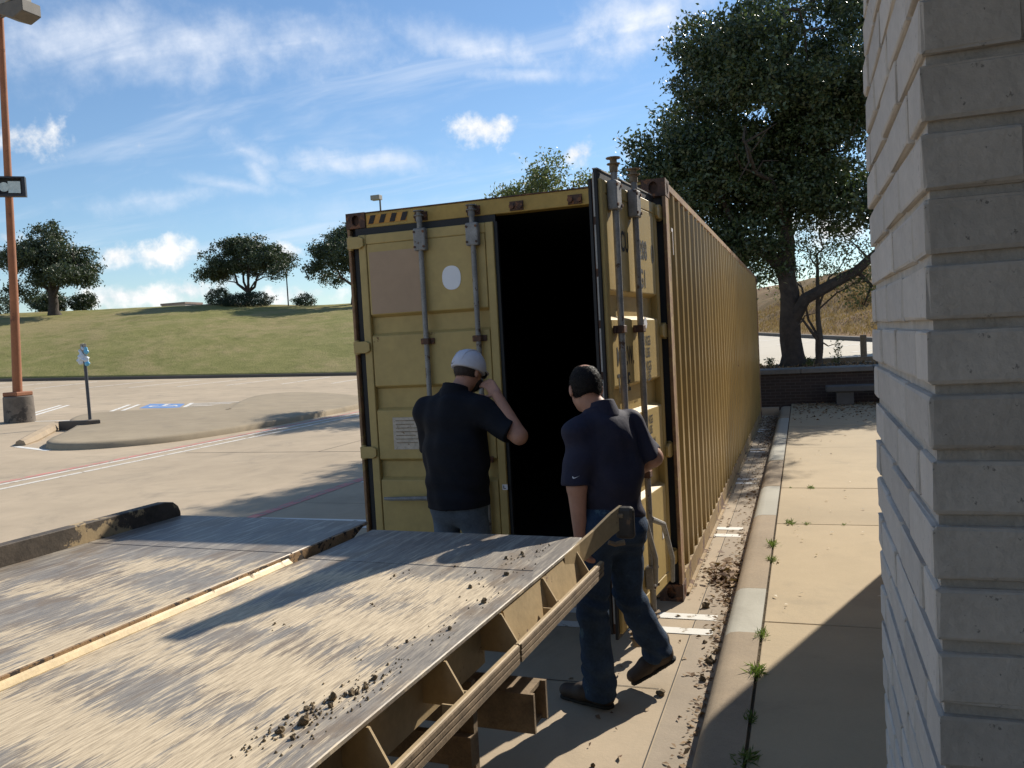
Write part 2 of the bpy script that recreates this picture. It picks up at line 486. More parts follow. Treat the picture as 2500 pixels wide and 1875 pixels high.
w_ = t_.math('ADD', w_, t_.math('ADD', side, t_.math('ADD', tail, edge_)))
tan_ = t_.mapr(w_, 0.685, 0.795, 0, 1, True)
steel = t_.mix(t_.mapr(st2, 0.35, 0.65), (0.180, 0.163, 0.142), (0.37, 0.322, 0.258))
steel = t_.mix(t_.mapr(brd, 0.44, 0.66, 0, 0.85, True), steel, (0.235, 0.175, 0.115))
steel = t_.mix(t_.mapr(w_, 0.50, 0.64, 0.5, 0.0, True), steel, (0.130, 0.113, 0.10))
steel = t_.mix(t_.mapr(st1, 0.52, 0.60, 0.0, 0.55, True), steel, (0.46, 0.40, 0.31))
tanc = t_.mix(t_.mapr(st2, 0.38, 0.62), (0.40, 0.315, 0.205), (0.70, 0.57, 0.385))
cdk = t_.mix(tan_, steel, tanc)
t_.put(b_.inputs['Base Color'], cdk)
t_.put(b_.inputs['Roughness'], t_.mapr(tan_, 0, 1, 0.52, 0.66))
t_.put(b_.inputs['Metallic'], t_.mapr(tan_, 0, 1, 0.10, 0.0))
add_bump(t_, b_, t_.math('MULTIPLY_ADD', st2, 0.5, st1), 0.25, 0.004)


# ------------------------------------------------------------------ mesh helpers
def tag(o, label=None, cat=None, group=None, kind=None):
    if label:
        o['label'] = label
    if cat:
        o['category'] = cat
    if group:
        o['group'] = group
    if kind:
        o['kind'] = kind
    return o


def empty(name, loc=(0, 0, 0), rz=0.0):
    o = bpy.data.objects.new(name, None)
    o.location = loc
    o.rotation_euler = (0, 0, rz)
    o.empty_display_size = 0.2
    COL.objects.link(o)
    return o


def link(name, mesh, parent=None, loc=None, rot=None):
    o = bpy.data.objects.new(name, mesh)
    COL.objects.link(o)
    if parent is not None:
        o.parent = parent
    if loc is not None:
        o.location = loc
    if rot is not None:
        o.rotation_euler = rot
    return o


def np_mesh(name, verts, faces, material, smooth=False):
    """faces: (n,4) or (n,3) int array"""
    me = bpy.data.meshes.new(name)
    verts = np.asarray(verts, np.float32)
    faces = np.asarray(faces, np.int32)
    k = faces.shape[1]
    me.vertices.add(len(verts))
    me.vertices.foreach_set('co', verts.ravel())
    me.loops.add(faces.size)
    me.loops.foreach_set('vertex_index', faces.ravel())
    me.polygons.add(len(faces))
    me.polygons.foreach_set('loop_start', np.arange(0, faces.size, k, dtype=np.int32))
    me.polygons.foreach_set('loop_total', np.full(len(faces), k, np.int32))
    if smooth:
        me.polygons.foreach_set('use_smooth', np.ones(len(faces), bool))
    me.materials.append(MATS[material])
    me.update()
    me.validate()
    return me


class MB:
    """collects simple solids into one mesh"""
    def __init__(s):
        s.v = []
        s.f = []

    def add(s, vs, fs):
        o = len(s.v)
        s.v += [tuple(v) for v in vs]
        s.f += [tuple(i + o for i in f) for f in fs]
        return s

    def box(s, x0, x1, y0, y1, z0, z1, M=None):
        vs = [Vector(p) for p in ((x0, y0, z0), (x1, y0, z0), (x1, y1, z0), (x0, y1, z0), (x0, y0, z1), (x1, y0, z1), (x1, y1, z1), (x0, y1, z1))]
        if M is not None:
            vs = [M @ v for v in vs]
        return s.add(vs, [(0, 3, 2, 1), (4, 5, 6, 7), (0, 1, 5, 4), (1, 2, 6, 5), (2, 3, 7, 6), (3, 0, 4, 7)])

    def cbox(s, c, d, M=None):
        return s.box(c[0] - d[0] / 2, c[0] + d[0] / 2, c[1] - d[1] / 2, c[1] + d[1] / 2, c[2] - d[2] / 2, c[2] + d[2] / 2, M)

    def tube(s, pts, rs, n=10, caps=True):
        pts = [Vector(p) for p in pts]
        if not isinstance(rs, (list, tuple)):
            rs = [rs] * len(pts)
        rings = []
        ref = None
        for i, p in enumerate(pts):
            d = (pts[min(i + 1, len(pts) - 1)] - pts[max(i - 1, 0)]).normalized()
            if ref is None:
                ref = Vector((0, 0, 1)) if abs(d.z) < 0.9 else Vector((1, 0, 0))
            a = (ref - d * ref.dot(d)).normalized()
            b = d.cross(a)
            ref = a
            rings.append([p + (a * math.cos(2 * math.pi * k / n) + b * math.sin(2 * math.pi * k / n)) * rs[i] for k in range(n)])
        vs = [v for r in rings for v in r]
        fs = []
        for i in range(len(pts) - 1):
            for k in range(n):
                k2 = (k + 1) % n
                fs.append((i * n + k, i * n + k2, (i + 1) * n + k2, (i + 1) * n + k))
        if caps:
            fs.append(tuple(range(n - 1, -1, -1)))
            fs.append(tuple((len(pts) - 1) * n + k for k in range(n)))
        return s.add(vs, fs)

    def prism(s, poly, axis, a, b):
        """extrude a 2d polygon along an axis (0,1,2) from a to b; the other two axes in order"""
        n = len(poly)

        def mk(p, t):
            q = list(p)
            q.insert(axis, t)
            return q
        vs = [mk(p, a) for p in poly] + [mk(p, b) for p in poly]
        fs = [tuple(range(n - 1, -1, -1)), tuple(range(n, 2 * n))] + [(i, (i + 1) % n, n + (i + 1) % n, n + i) for i in range(n)]
        return s.add(vs, fs)

    def mesh(s, name, material, smooth=False, bevel=0.0, seg=1, recalc=True):
        me = bpy.data.meshes.new(name)
        me.from_pydata(s.v, [], s.f)
        me.materials.append(MATS[material])
        if bevel or recalc:
            bm = bmesh.new()
            bm.from_mesh(me)
            if recalc:
                bmesh.ops.recalc_face_normals(bm, faces=bm.faces)
            if bevel:
                ed = [e for e in bm.edges if len(e.link_faces) == 2 and e.calc_face_angle(0) > 0.5]
                bmesh.ops.bevel(bm, geom=ed, offset=bevel, segments=seg, affect='EDGES', profile=0.5)
            bm.to_mesh(me)
            bm.free()
        if smooth:
            me.polygons.foreach_set('use_smooth', np.ones(len(me.polygons), bool))
            try:
                me.set_sharp_from_angle(angle=rad(40))
            except Exception:
                pass
        me.update()
        return me

    def obj(s, name, material, parent=None, smooth=False, bevel=0.0, seg=1, **kw):
        return link(name, s.mesh(name, material, smooth, bevel, seg), parent, **kw)


def sstep(t):
    t = np.clip(t, 0, 1)
    return t * t * (3 - 2 * t)


# ------------------------------------------------------------------ terrain
def zg(x, y):
    zl = 0.04 * np.maximum(0, -9.6 - x)
    s_ = (x + 7) * 0.868 + (y - 14) * 0.496
    w = sstep(s_ / 6) * (y > 14.1)
    zu = 0.90 + 0.015 * (np.maximum(y, 15) - 15)
    return zl * (1 - w) + zu * w


def hill_z(x, y):
    rx, ry = x + 20, y - 34.9
    s_ = -0.334 * rx + 0.942 * ry
    u_ = -0.942 * rx - 0.334 * ry
    zc_ = 0.42 + 0.04 * np.clip(u_, -30, 60) + 0.12
    top = 6.0 + 0.035 * np.clip(u_ - 5, -10, 20) - 0.09 * np.maximum(0, np.minimum(u_, 60) - 32) - 0.03 * np.maximum(0, np.minimum(-u_, 40))
    q = np.clip(s_ / 31, 0, 1)
    h = 1 - (1 - q) ** 1.7
    return zc_ + (top - zc_) * h - 0.006 * np.maximum(0, s_ - 33)


def grid_sheet(xs, ys, zf):
    X, Y = np.meshgrid(np.array(xs, float), np.array(ys, float), indexing='ij')
    Z = zf(X, Y)
    V = np.stack([X, Y, Z], -1).reshape(-1, 3)
    nx, ny = X.shape
    i, j = np.meshgrid(np.arange(nx - 1), np.arange(ny - 1), indexing='ij')
    a = (i * ny + j).ravel()
    F = np.stack([a, a + ny, a + ny + 1, a + 1], -1)
    return V, F


xs = sorted(set([-900, -500, -250] + list(range(-140, -20, 4)) + list(np.arange(-20, 12, 0.8)) + list(range(12, 80, 4)) + [120, 300, 900] + [-9.6]))
ys = sorted(set([-600, -200, -60, -30] + list(np.arange(-16, 40, 0.9)) + list(range(40, 120, 4)) + [160, 300, 900] + [14.05, 14.15]))
V, F = grid_sheet(xs, ys, zg)
ground = link('ground', np_mesh('ground', V, F, 'lot_concrete', False))
tag(ground, kind='structure')


def drape(name, pts, material, parent, dz=0.004, n=8):
    """flat painted quad draped on the ground: pts = 4 corners in order"""
    a, b, c, d = [np.array(p[:2], float) for p in pts]
    vs = []
    fs = []
    for i in range(n + 1):
        t = i / n
        p, q = a + (d - a) * t, b + (c - b) * t
        vs += [(p[0], p[1], float(zg(p[0], p[1])) + dz), (q[0], q[1], float(zg(q[0], q[1])) + dz)]
    for i in range(n):
        fs.append((2 * i, 2 * i + 1, 2 * i + 3, 2 * i + 2))
    return link(name, np_mesh(name, vs, fs, material), parent)


def stripe(name, p, q, w, material, parent=None, dz=0.004, n=8):
    p, q = Vector(p[:2]), Vector(q[:2])
    d = (q - p).normalized()
    s_ = Vector((-d.y, d.x)) * w / 2
    return drape(name, [p - s_, p + s_, q + s_, q - s_], material, parent or ground, dz, n)


# parking bay markings beside and under the container, fire lane lines
for y in (-3.05, -0.43, 2.08, 4.72, 7.35, 9.9):
    stripe('painted_line', (-2.62, y + 0.13), (2.69, y + 0.13), 0.105, 'white_paint')
    stripe('painted_line', (-2.62, y - 0.14), (2.69, y - 0.14), 0.105, 'white_paint')
stripe('fire_lane_line', (-2.78, -8), (-2.72, 13), 0.15, 'red_paint')
stripe('fire_lane_line', (-9.12, -12), (-9.26, 24), 0.15, 'red_paint', n=16)
stripe('painted_line', (-8.93, -12), (-9.02, 24), 0.13, 'old_white_paint', n=16)
stripe('painted_line', (-8.42, -12), (-8.63, 24), 0.13, 'old_white_paint', n=16)
# joints of the concrete paving
stripe('paving_joint', (-8.3, 7.70), (2.5, 7.62), 0.022, 'joint_tar', dz=0.003, n=12)
stripe('paving_joint', (-5.28, 7.7), (-5.27, 13.5), 0.014, 'joint_tar', dz=0.003)
stripe('paving_joint', (-2.6, 3.11), (2.5, 3.1), 0.007, 'joint_tar', dz=0.003, n=30)
stripe('paving_joint', (-2.6, -1.44), (2.5, -1.45), 0.006, 'joint_tar', dz=0.003, n=30)
# parking row at the foot of the hill and the accessible bay behind the island
for a, b in (((-30.59, 23.9), (-31.92, 28.9)), ((-28.2, 24.2), (-29.0, 29.8)), ((-26.1, 24.96), (-26.7, 30.6)), ((-24.1, 25.8), (-24.6, 31.6)),
             ((-22.2, 26.86), (-22.65, 32.5)), ((-19.9, 27.9), (-20.7, 33.6)), ((-17.6, 28.6), (-18.3, 34.4)), ((-32.9, 23.0), (-34.2, 28.2)), ((-35.2, 22.2), (-36.6, 27.4))):
    stripe('painted_line', a, b, 0.14, 'old_white_paint')
for a, b, w in (((-16.82, 14.03), (-18.80, 17.3), 0.12), ((-16.52, 14.1), (-18.48, 17.4), 0.12), ((-18.9, 13.5), (-21.0, 16.8), 0.12), ((-19.15, 13.4), (-21.25, 16.7), 0.12),
                ((-17.7, 12.1), (-16.3, 12.75), 0.12), ((-16.7, 13.75), (-13.98, 16.66), 0.11), ((-15.25, 15.5), (-16.95, 18.25), 0.13), ((-13.9, 16.7), (-15.5, 19.2), 0.13)):
    stripe('painted_line', a, b, w, 'white_paint')
for k in range(6):
    t = k / 6 + 0.06
    a = Vector((-15.25, 15.5)).lerp(Vector((-16.95, 18.25)), t)
    b = Vector((-13.95, 16.75)).lerp(Vector((-15.5, 19.2)), t)
    stripe('hatch_line', a, b, 0.13, 'white_paint', dz=0.007)
drape('accessible_marking', [(-17.36, 16.2), (-16.03, 16.5), (-16.98, 17.92), (-18.28, 17.7)], 'blue_paint', ground)
# simple wheelchair figure painted on the blue
wb = MB()
M_ = Matrix.Translation((-17.15, 17.05, 0)) @ Matrix.Rotation(rad(28), 4, 'Z')


def flat_poly(mb, pts2):
    vs = []
    for p in pts2:
        q = M_ @ Vector((p[0], p[1], 0))
        vs.append((q.x, q.y, float(zg(q.x, q.y)) + 0.008))
    mb.add(vs, [tuple(range(len(vs)))])


for k in range(14):
    a0, a1 = rad(120 + k * 20), rad(120 + (k + 1) * 20)
    flat_poly(wb, [(math.cos(a) * r_ * 1.2, math.sin(a) * r_) for a, r_ in ((a0, .30), (a0, .38), (a1, .38), (a1, .30))])
flat_poly(wb, [(-.06, .0), (.06, 0), (.06, .52), (-.06, .52)])
flat_poly(wb, [(.06, 0), (.42, -.02), (.42, .08), (.06, .09)])
flat_poly(wb, [(.34, -.02), (.5, -.36), (.58, -.32), (.43, .0)])
flat_poly(wb, [(math.cos(rad(k * 45)) * .11, .64 + math.sin(rad(k * 45)) * .1) for k in range(8)])
link('wheelchair_symbol', wb.mesh('wheelchair_symbol', 'white_paint'), ground)


# ------------------------------------------------------------------ traffic island
def kerb_loft(name, path, prof, material, parent=None, zf=zg, closed=False):
    """profile (offset to the left of travel, height) swept along a ground path"""
    n = len(path)
    vs = []
    for i, p in enumerate(path):
        a = Vector(path[i - 1][:2]) if (i > 0 or closed) else Vector(p[:2])
        b = Vector(path[(i + 1) % n][:2]) if (i < n - 1 or closed) else Vector(p[:2])
        d = (b - a).normalized()
        s_ = Vector((-d.y, d.x))
        for o_, h in prof:
            q = Vector(p[:2]) + s_ * o_
            vs.append((q.x, q.y, float(zf(p[0], p[1])) + h))
    m = len(prof)
    fs = []
    for i in range(n if closed else n - 1):
        i2 = (i + 1) % n
        for k in range(m - 1):
            fs.append((i * m + k, i * m + k + 1, i2 * m + k + 1, i2 * m + k))
    return link(name, np_mesh(name, vs, fs, material, True), parent)


def smooth_path(pts, it=2, closed=True):
    pts = [Vector(p[:2]) for p in pts]
    for _ in range(it):
        out = []
        n = len(pts)
        for i in range(n if closed else n - 1):
            a, b = pts[i], pts[(i + 1) % n]
            out += [a.lerp(b, 0.25), a.lerp(b, 0.75)]
        if not closed:
            out = [pts[0]] + out + [pts[-1]]
        pts = out
    return pts


isl = [(-12.2, 7.75), (-11.3, 7.72), (-10.6, 8.3), (-10.0, 9.3), (-9.75, 10.6), (-9.62, 12.2), (-9.66, 14.4), (-9.75, 17.2), (-10.2, 19.3), (-11.3, 20.4), (-13.5, 21.6),
       (-15.0, 22.0), (-15.7, 20.9), (-15.3, 19.2), (-14.0, 16.9), (-15.3, 15.0), (-16.7, 13.65), (-16.2, 12.4), (-15.2, 11.3), (-14.5, 11.0), (-13.4, 9.6)]
ip = smooth_path(isl, 2)
cx_, cy_ = -12.6, 14.6
rings = []
for k, (f_, h) in enumerate(((1.0, -0.02), (0.994, 0.11), (0.982, 0.145), (0.955, 0.15), (0.80, 0.165), (0.55, 0.185), (0.25, 0.195), (0.02, 0.20))):
    rings.append([(cx_ + (p.x - cx_) * f_, cy_ + (p.y - cy_) * f_, h) for p in ip])
vs = [(x, y, float(zg(x, y)) + h) for r_ in rings for x, y, h in r_]
n_ = len(ip)
fs = [(a * n_ + k, a * n_ + (k + 1) % n_, (a + 1) * n_ + (k + 1) % n_, (a + 1) * n_ + k) for a in range(len(rings) - 1) for k in range(n_)]
island = link('traffic_island', np_mesh('traffic_island', vs, fs, 'island_concrete', True))
tag(island, kind='structure')
# kerb ramp nub left of the cut and the low flare wall beside the sign, its shaded face put into dark concrete
nub = MB()
nub.tube([(-13.1, 8.1, 0.16), (-13.5, 8.75, 0.19), (-14.6, 10.2, 0.24), (-15.4, 11.2, 0.27)], [0.11, 0.15, 0.15, 0.13], 8)
nub.obj('kerb_nub', 'kerb_brown', island, smooth=True)
fl = MB()
fl.prism([(-14.75, 10.62), (-13.85, 10.72), (-13.70, 10.98), (-14.7, 10.88)], 2, 0.15, 0.43)
fl.obj('flare_wall', 'kerb_dark', island, bevel=0.02)
stripe('painted_line', (-13.05, 7.95), (-11.75, 7.62), 0.14, 'white_paint')

# ------------------------------------------------------------------ hill at the left
ss = [0, 0.15, 0.4, 1] + list(np.arange(2, 40, 1.2)) + list(range(42, 100, 5)) + [130, 200, 400, 800]
us = [-90, -70, -50, -40] + list(np.arange(-32, 64, 1.6)) + [70, 80, 100, 140, 200]
S_, U_ = np.meshgrid(np.array(ss, float), np.array(us, float), indexing='ij')
HX = -20 - 0.334 * S_ - 0.942 * U_
HY = 34.9 + 0.942 * S_ - 0.334 * U_
HZ = hill_z(HX, HY)
HZ += sstep((S_ - 1) / 4) * (0.10 * np.sin(HX * 0.31 + HY * 0.17) + 0.06 * np.sin(HX * 0.83 - HY * 0.57))
HZ -= 9.0 * sstep((-U_ - 7) / 12)
HZ[0] -= 1.0
nx, ny = S_.shape
i, j = np.meshgrid(np.arange(nx - 1), np.arange(ny - 1), indexing='ij')
a = (i * ny + j).ravel()
hill = link('hill', np_mesh('hill', np.stack([HX, HY, HZ], -1).reshape(-1, 3), np.stack([a, a + 1, a + ny + 1, a + ny], -1), 'hill_grass', True))
tag(hill, kind='structure')
kp = [(-20 - 0.942 * u, 34.9 - 0.334 * u) for u in np.arange(-10, 90, 2.0)]
kerb_prof = [(0.0, -0.05), (0.0, 0.10), (0.02, 0.15), (0.05, 0.165), (0.22, 0.165), (0.24, 0.0)]
fk = kerb_loft('hill_kerb', kp, [(-o_, h) for o_, h in kerb_prof], 'kerb_dark', None, lambda x, y: zg(np.float64(x), np.float64(y)))
tag(fk, kind='structure')

# dry bank beyond the upper lot at the right
b0, b1 = Vector((5.75, 27.3)), Vector((0.80, 46.0))
bt = (b1 - b0).normalized()
bn = Vector((bt.y, -bt.x))


def bank_z(x, y):
    s_ = (x - b0.x) * bn.x + (y - b0.y) * bn.y
    return 0.13 + zg(x, y) + 4.6 * sstep(s_ / 16) + 0.02 * np.maximum(0, s_ - 15)


ss = [0, 0.2, 0.6, 1.2] + list(np.arange(2, 24, 0.9)) + [30, 45, 80, 200, 500]
us = [-40, -20, -12] + list(np.arange(-8, 60, 1.2)) + [70, 90, 140, 300]
S_, U_ = np.meshgrid(np.array(ss, float), np.array(us, float), indexing='ij')
BX = b0.x + bn.x * S_ + bt.x * U_
BY = b0.y + bn.y * S_ + bt.y * U_
BZ = bank_z(BX, BY) + sstep((S_ - 1) / 3) * (0.16 * np.sin(BX * 1.1 + BY * 0.5) + 0.12 * np.sin(BX * 0.7 - BY * 1.3))
BZ[0] -= 1.0
nx, ny = S_.shape
i, j = np.meshgrid(np.arange(nx - 1), np.arange(ny - 1), indexing='ij')
a = (i * ny + j).ravel()
bank = link('dry_bank', np_mesh('dry_bank', np.stack([BX, BY, BZ], -1).reshape(-1, 3), np.stack([a, a + ny, a + ny + 1, a + 1], -1), 'bank_grass', True))
tag(bank, kind='structure')
kp = [(b0 + bt * u) for u in np.arange(-14, 60, 1.5)]
bk = kerb_loft('bank_kerb', kp, [(-o_, h) for o_, h in kerb_prof], 'kerb_dark', None, lambda x, y: zg(np.float64(x), np.float64(y)))
tag(bk, kind='structure')
# pale paving of the upper lot
V, F = grid_sheet(list(np.arange(-3, 14, 1.0)), [15.6] + list(np.arange(16.5, 70, 1.5)), lambda x, y: zg(x, y) + 0.004)
ul = link('upper_lot', np_mesh('upper_lot', V, F, 'upper_concrete'))
tag(ul, kind='structure')
for a, b, w in (((3.9, 24.3), (5.7, 26.5), 0.16), ((1.3, 34.9), (2.6, 36.7), 0.16), ((2.3, 29.0), (3.6, 30.8), 0.16), ((4.6, 20.4), (7.0, 23.2), 0.16), ((0.9, 39.5), (2.0, 41.0), 0.16)):
    stripe('painted_line', a, b, w, 'white_paint', ul, dz=0.009)

# ------------------------------------------------------------------ sidewalk and kerb
walk = link('sidewalk', MB().box(2.993, 7.6, -9.5, 13.55, 0.0, 0.137).mesh('sidewalk', 'bed_soil'))
tag(walk, kind='structure')
jy = [-9.45, -7.1, -5.3, -3.2, -0.74, 1.81, 3.50, 6.56, 9.15, 11.4, 13.5]
for k in range(len(jy) - 1):
    for x0, x1 in ((3.0, 5.28), (5.29, 7.58)):
        g = 0.005
        MB().box(x0 + g, x1 - g, jy[k] + g, jy[k + 1] - g, 0.02, 0.15 + random.uniform(-0.002, 0.003)).obj('slab', 'walk_concrete', walk, bevel=0.006, seg=2)
kerb = link('kerb', MB().box(2.80, 2.985, -9.5, 13.3, -0.02, 0.10).mesh('kerb', 'kerb_brown'))
tag(kerb, kind='structure')
ky = [(-9.5, 'kerb_brown'), (-6.2, 'kerb_brown'), (-3.4, 'kerb_brown'), (-0.95, 'kerb_pale'), (-0.1, 'kerb_brown'), (2.15, 'kerb_pale'), (3.6, 'kerb_brown'), (5.4, 'kerb_pale'), (8.0, 'kerb_pale'), (10.6, 'kerb_brown'), (12.9, None)]
for k in range(len(ky) - 1):
    prof = [(2.765, -0.01), (2.785, 0.085), (2.80, 0.122), (2.83, 0.145), (2.875, 0.152), (2.992, 0.152), (2.992, -0.01)]
    dz = random.uniform(-0.004, 0.006)
    MB().prism([(x, z + (dz if z > 0.1 else 0)) for x, z in prof], 1, ky[k][0] + 0.004, ky[k + 1][0] - 0.004).obj('kerb_stone', ky[k][1], kerb, smooth=True)
MB().prism([(12.60, -0.01), (12.62, 0.10), (12.66, 0.145), (12.85, 0.15), (12.85, -0.01)], 0, -3.0, 2.76).obj('kerb_stone', 'kerb_brown', kerb, smooth=True)
stripe('paving_joint', (2.56, -9), (2.56, 12.6), 0.006, 'joint_tar', dz=0.003)
g_ = drape('gutter', [(2.57, -9), (2.765, -9), (2.765, 12.6), (2.57, 12.6)], 'gutter_concrete', ground, 0.0022)

# planter wall at the end of the walk with its cap and soil
pw = empty('planter_wall', (3, 13.8, 0))
tag(pw, 'low dark brick retaining wall with grey cap below the big oak', 'wall')
MB().box(-10, 9, -0.2, 0.34, 0, 0.80).obj('brickwork', 'planter_brick', pw)
for k in range(13):
    x0 = -10 + k * 1.46
    MB().box(x0 + 0.005, x0 + 1.455, -0.26, 0.38, 0.80, 0.905).obj('cap_stone', 'wall_cap', pw, bevel=0.012)
V, F = grid_sheet(np.arange(-6.5, 12.2, 0.5), [14.19, 14.35, 14.6, 15.0, 15.4, 15.75], lambda x, y: 0.86 + 0.07 * np.sin((y - 14.19) * 2) + 0.015 * np.sin(x * 7.0 + y * 5.0))
soil = link('planter_soil', np_mesh('planter_soil', V, F, 'bed_soil', True))
tag(soil, kind='structure')
# ------------------------------------------------------------------ brick pillar of the porch and the building behind it
PX, PY0, PY1, PXE = 3.392, -4.767, -4.065, 4.012
pil = empty('brick_pillar', (PX, PY0, 0.15))
tag(pil, 'pale grey brick porch pillar with deep raked joints beside the sidewalk', 'pillar')
pw_, pd_ = PXE - PX, PY1 - PY0
MB().box(0.0075, pw_ - 0.0075, 0.0075, pd_ - 0.0075, 0, 3.05).obj('mortar_core', 'mortar', pil)


def brick_mesh(lx, ly, lz, seed):
    rn = random.Random(seed)
    bm = bmesh.new()
    bmesh.ops.create_cube(bm, size=1)
    for v in bm.verts:
        v.co = Vector((v.co.x * lx, v.co.y * ly, v.co.z * lz))
    ed = list(bm.edges)
    bmesh.ops.bevel(bm, geom=ed, offset=0.0045, segments=2, affect='EDGES', profile=0.6)
    for v in bm.verts:
        v.co += Vector((rn.uniform(-1, 1), rn.uniform(-1, 1), rn.uniform(-1, 1))) * 0.0011
    me = bpy.data.meshes.new('brick')
    bm.to_mesh(me)
    bm.free()
    me.materials.append(MATS['brick'])
    return me


PITCHZ = 0.0677
BH = 0.0560
HB, SB = 0.096, 0.2
bcache = {}


def place_brick(mb, cx, cy, cz, lx, ly, single):
    key = (round(lx, 4), round(ly, 4), random.randrange(5))
    if key not in bcache:
        bcache[key] = brick_mesh(lx, ly, BH, hash(key) & 9999)
    j = [random.uniform(-0.0016, 0.0016) for _ in range(3)]
    if single:
        link('brick', bcache[key], pil, (cx + j[0], cy + j[1], cz + j[2] * 0.7), (0, 0, random.uniform(-0.006, 0.006)))
    else:
        mb.cbox((cx, cy, cz), (lx, ly, BH))


rest = MB()
zoff = (1.857 - 0.15) % PITCHZ
course = 0
z = zoff + BH / 2 - PITCHZ
while z < 3.02:
    if z > 0:
        single = 1.0 < z < 2.55
        odd = course % 2
        jt = 0.0115

        def row(length, start_header):
            out = []
            t = 0.0
            first = HB if start_header else SB
            out.append((0, first))
            t = first + jt
            while t < length - 0.02:
                l = min(SB, length - t)
                if length - t - l < 0.05:
                    l = length - t
                out.append((t, l))
                t += l + jt
            return out
        # left face (along y), front face (along x), back face, right face; a corner brick belongs to one face only
        d = 0.095
        A = row(pd_, odd == 1)
        for k, (t, l) in enumerate(A):
            if k == 0 and odd == 1:
                continue
            place_brick(rest, d / 2, t + l / 2, z, d, l, single)
        B = row(pw_, odd == 0)
        for k, (t, l) in enumerate(B):
            if k == 0 and odd == 0:
                continue
            place_brick(rest, t + l / 2, d / 2, z, l, d, single)
        t = HB + jt
        while t < pw_ - 0.02:
            l = min(SB, pw_ - t)
            place_brick(rest, t + l / 2, pd_ - d / 2, z, l, d, False)
            t += l + jt
        t = d + jt
        while t < pd_ - d - 0.02:
            l = min(SB, pd_ - d - jt - t)
            place_brick(rest, pw_ - d / 2, t + l / 2, z, d, l, False)
            t += l + jt
    z += PITCHZ
    course += 1
ro = rest.obj('brick_courses', 'brick', pil, bevel=0.003)
tag(ro, kind='stuff')

bld = empty('porch_building', (4.42, 2.25, 0))
tag(bld, 'single storey pale brick building with flat porch roof over the walk', 'building')
MB().box(0, 9, -14.0, 0, 0, 4.25).obj('wall', 'building_brick', bld)
MB().box(-0.06, 9.06, -14.06, 0.06, 4.25, 4.40).obj('roof', 'roof_membrane', bld)
MB().box(-1.75, -0.003, -14.0, -6.30, 3.20, 3.55).obj('porch_roof', 'soffit', bld)  # out of view, widened to keep sky light off the pillar front
MB().box(-1.72, -0.003, -14.0, -9.55, 0.15, 3.197).obj('porch_shade_wall', 'soffit', bld)  # unseen wall set close behind the camera to shade the pillar front
MB().box(-0.03, -0.002, -9.3, -8.3, 0.15, 2.3).obj('door', 'lamp_bronze', bld, bevel=0.01)

# bench, bollard, planter edging
bn_ = empty('concrete_bench', (4.75, 13.05, 0.15))
tag(bn_, 'backless concrete slab bench on squat pedestals before the dark retaining wall', 'bench')
MB().box(-1.05, 1.05, -0.22, 0.22, 0.28, 0.40).obj('seat', 'bench_concrete', bn_, bevel=0.015)
for sx in (-0.68, 0.68):
    MB().box(sx - 0.17, sx + 0.17, -0.16, 0.16, 0, 0.279).obj('pedestal', 'bench_concrete', bn_, bevel=0.01)
bo = MB().tube([(0, 0, -0.02), (0, 0, 0.60), (0, 0, 0.615)], [0.075, 0.075, 0.06], 14).obj('bollard', 'worn_wood', None, True, loc=(4.67, 16.3, 0.915))
tag(bo, 'short brown bollard post standing on the sunlit upper lot', 'bollard')
pe = MB().box(-1.3, 1.3, -0.08, 0.08, -0.02, 0.10).obj('planter_edging', 'worn_wood', None, False, 0.01, loc=(4.5, 15.85, 0.92), rot=(0, 0, rad(-4)))
tag(pe, 'low timber edging lying along the planter bed under the bollard', 'edging')

# ------------------------------------------------------------------ shipping container
CW, CH, CL = 2.438, 2.896, 12.192
con = empty('shipping_container', (0, 0, 0))
tag(con, 'long yellow corrugated steel shipping container with one rear door swung open', 'container')


def holed_face(mb, c, ax_u, ax_v, nrm, hu, hv, ru, rv, depth):
    """rectangular face with an oval hole sunk into it"""
    c, ax_u, ax_v, nrm = Vector(c), Vector(ax_u), Vector(ax_v), Vector(nrm)
    N = 16
    o_, i_, b_ = [], [], []
    for k in range(N):
        a = 2 * math.pi * (k + 0.5) / N
        ca, sa = math.cos(a), math.sin(a)
        t = min(hu / max(abs(ca), 1e-6), hv / max(abs(sa), 1e-6))
        o_.append(c + ax_u * ca * t + ax_v * sa * t)
        i_.append(c + ax_u * ca * ru + ax_v * sa * rv)
        b_.append(c + ax_u * ca * ru + ax_v * sa * rv - nrm * depth)
    vs = o_ + i_ + b_ + [c + ax_u * sx * hu + ax_v * sy_ * hv for sx, sy_ in ((1, 1), (-1, 1), (-1, -1), (1, -1))]
    fs = []
    for k in range(N):
        k2 = (k + 1) % N
        fs += [(k, k2, N + k2, N + k), (N + k, N + k2, 2 * N + k2, 2 * N + k)]
    fs.append(tuple(range(2 * N, 3 * N)))
    # little corner triangles
    for q, (k, k2) in enumerate(((1, 2), (5, 6), (9, 10), (13, 14))):
        fs.append((k, 3 * N + q, k2))
    mb.add(vs, fs)


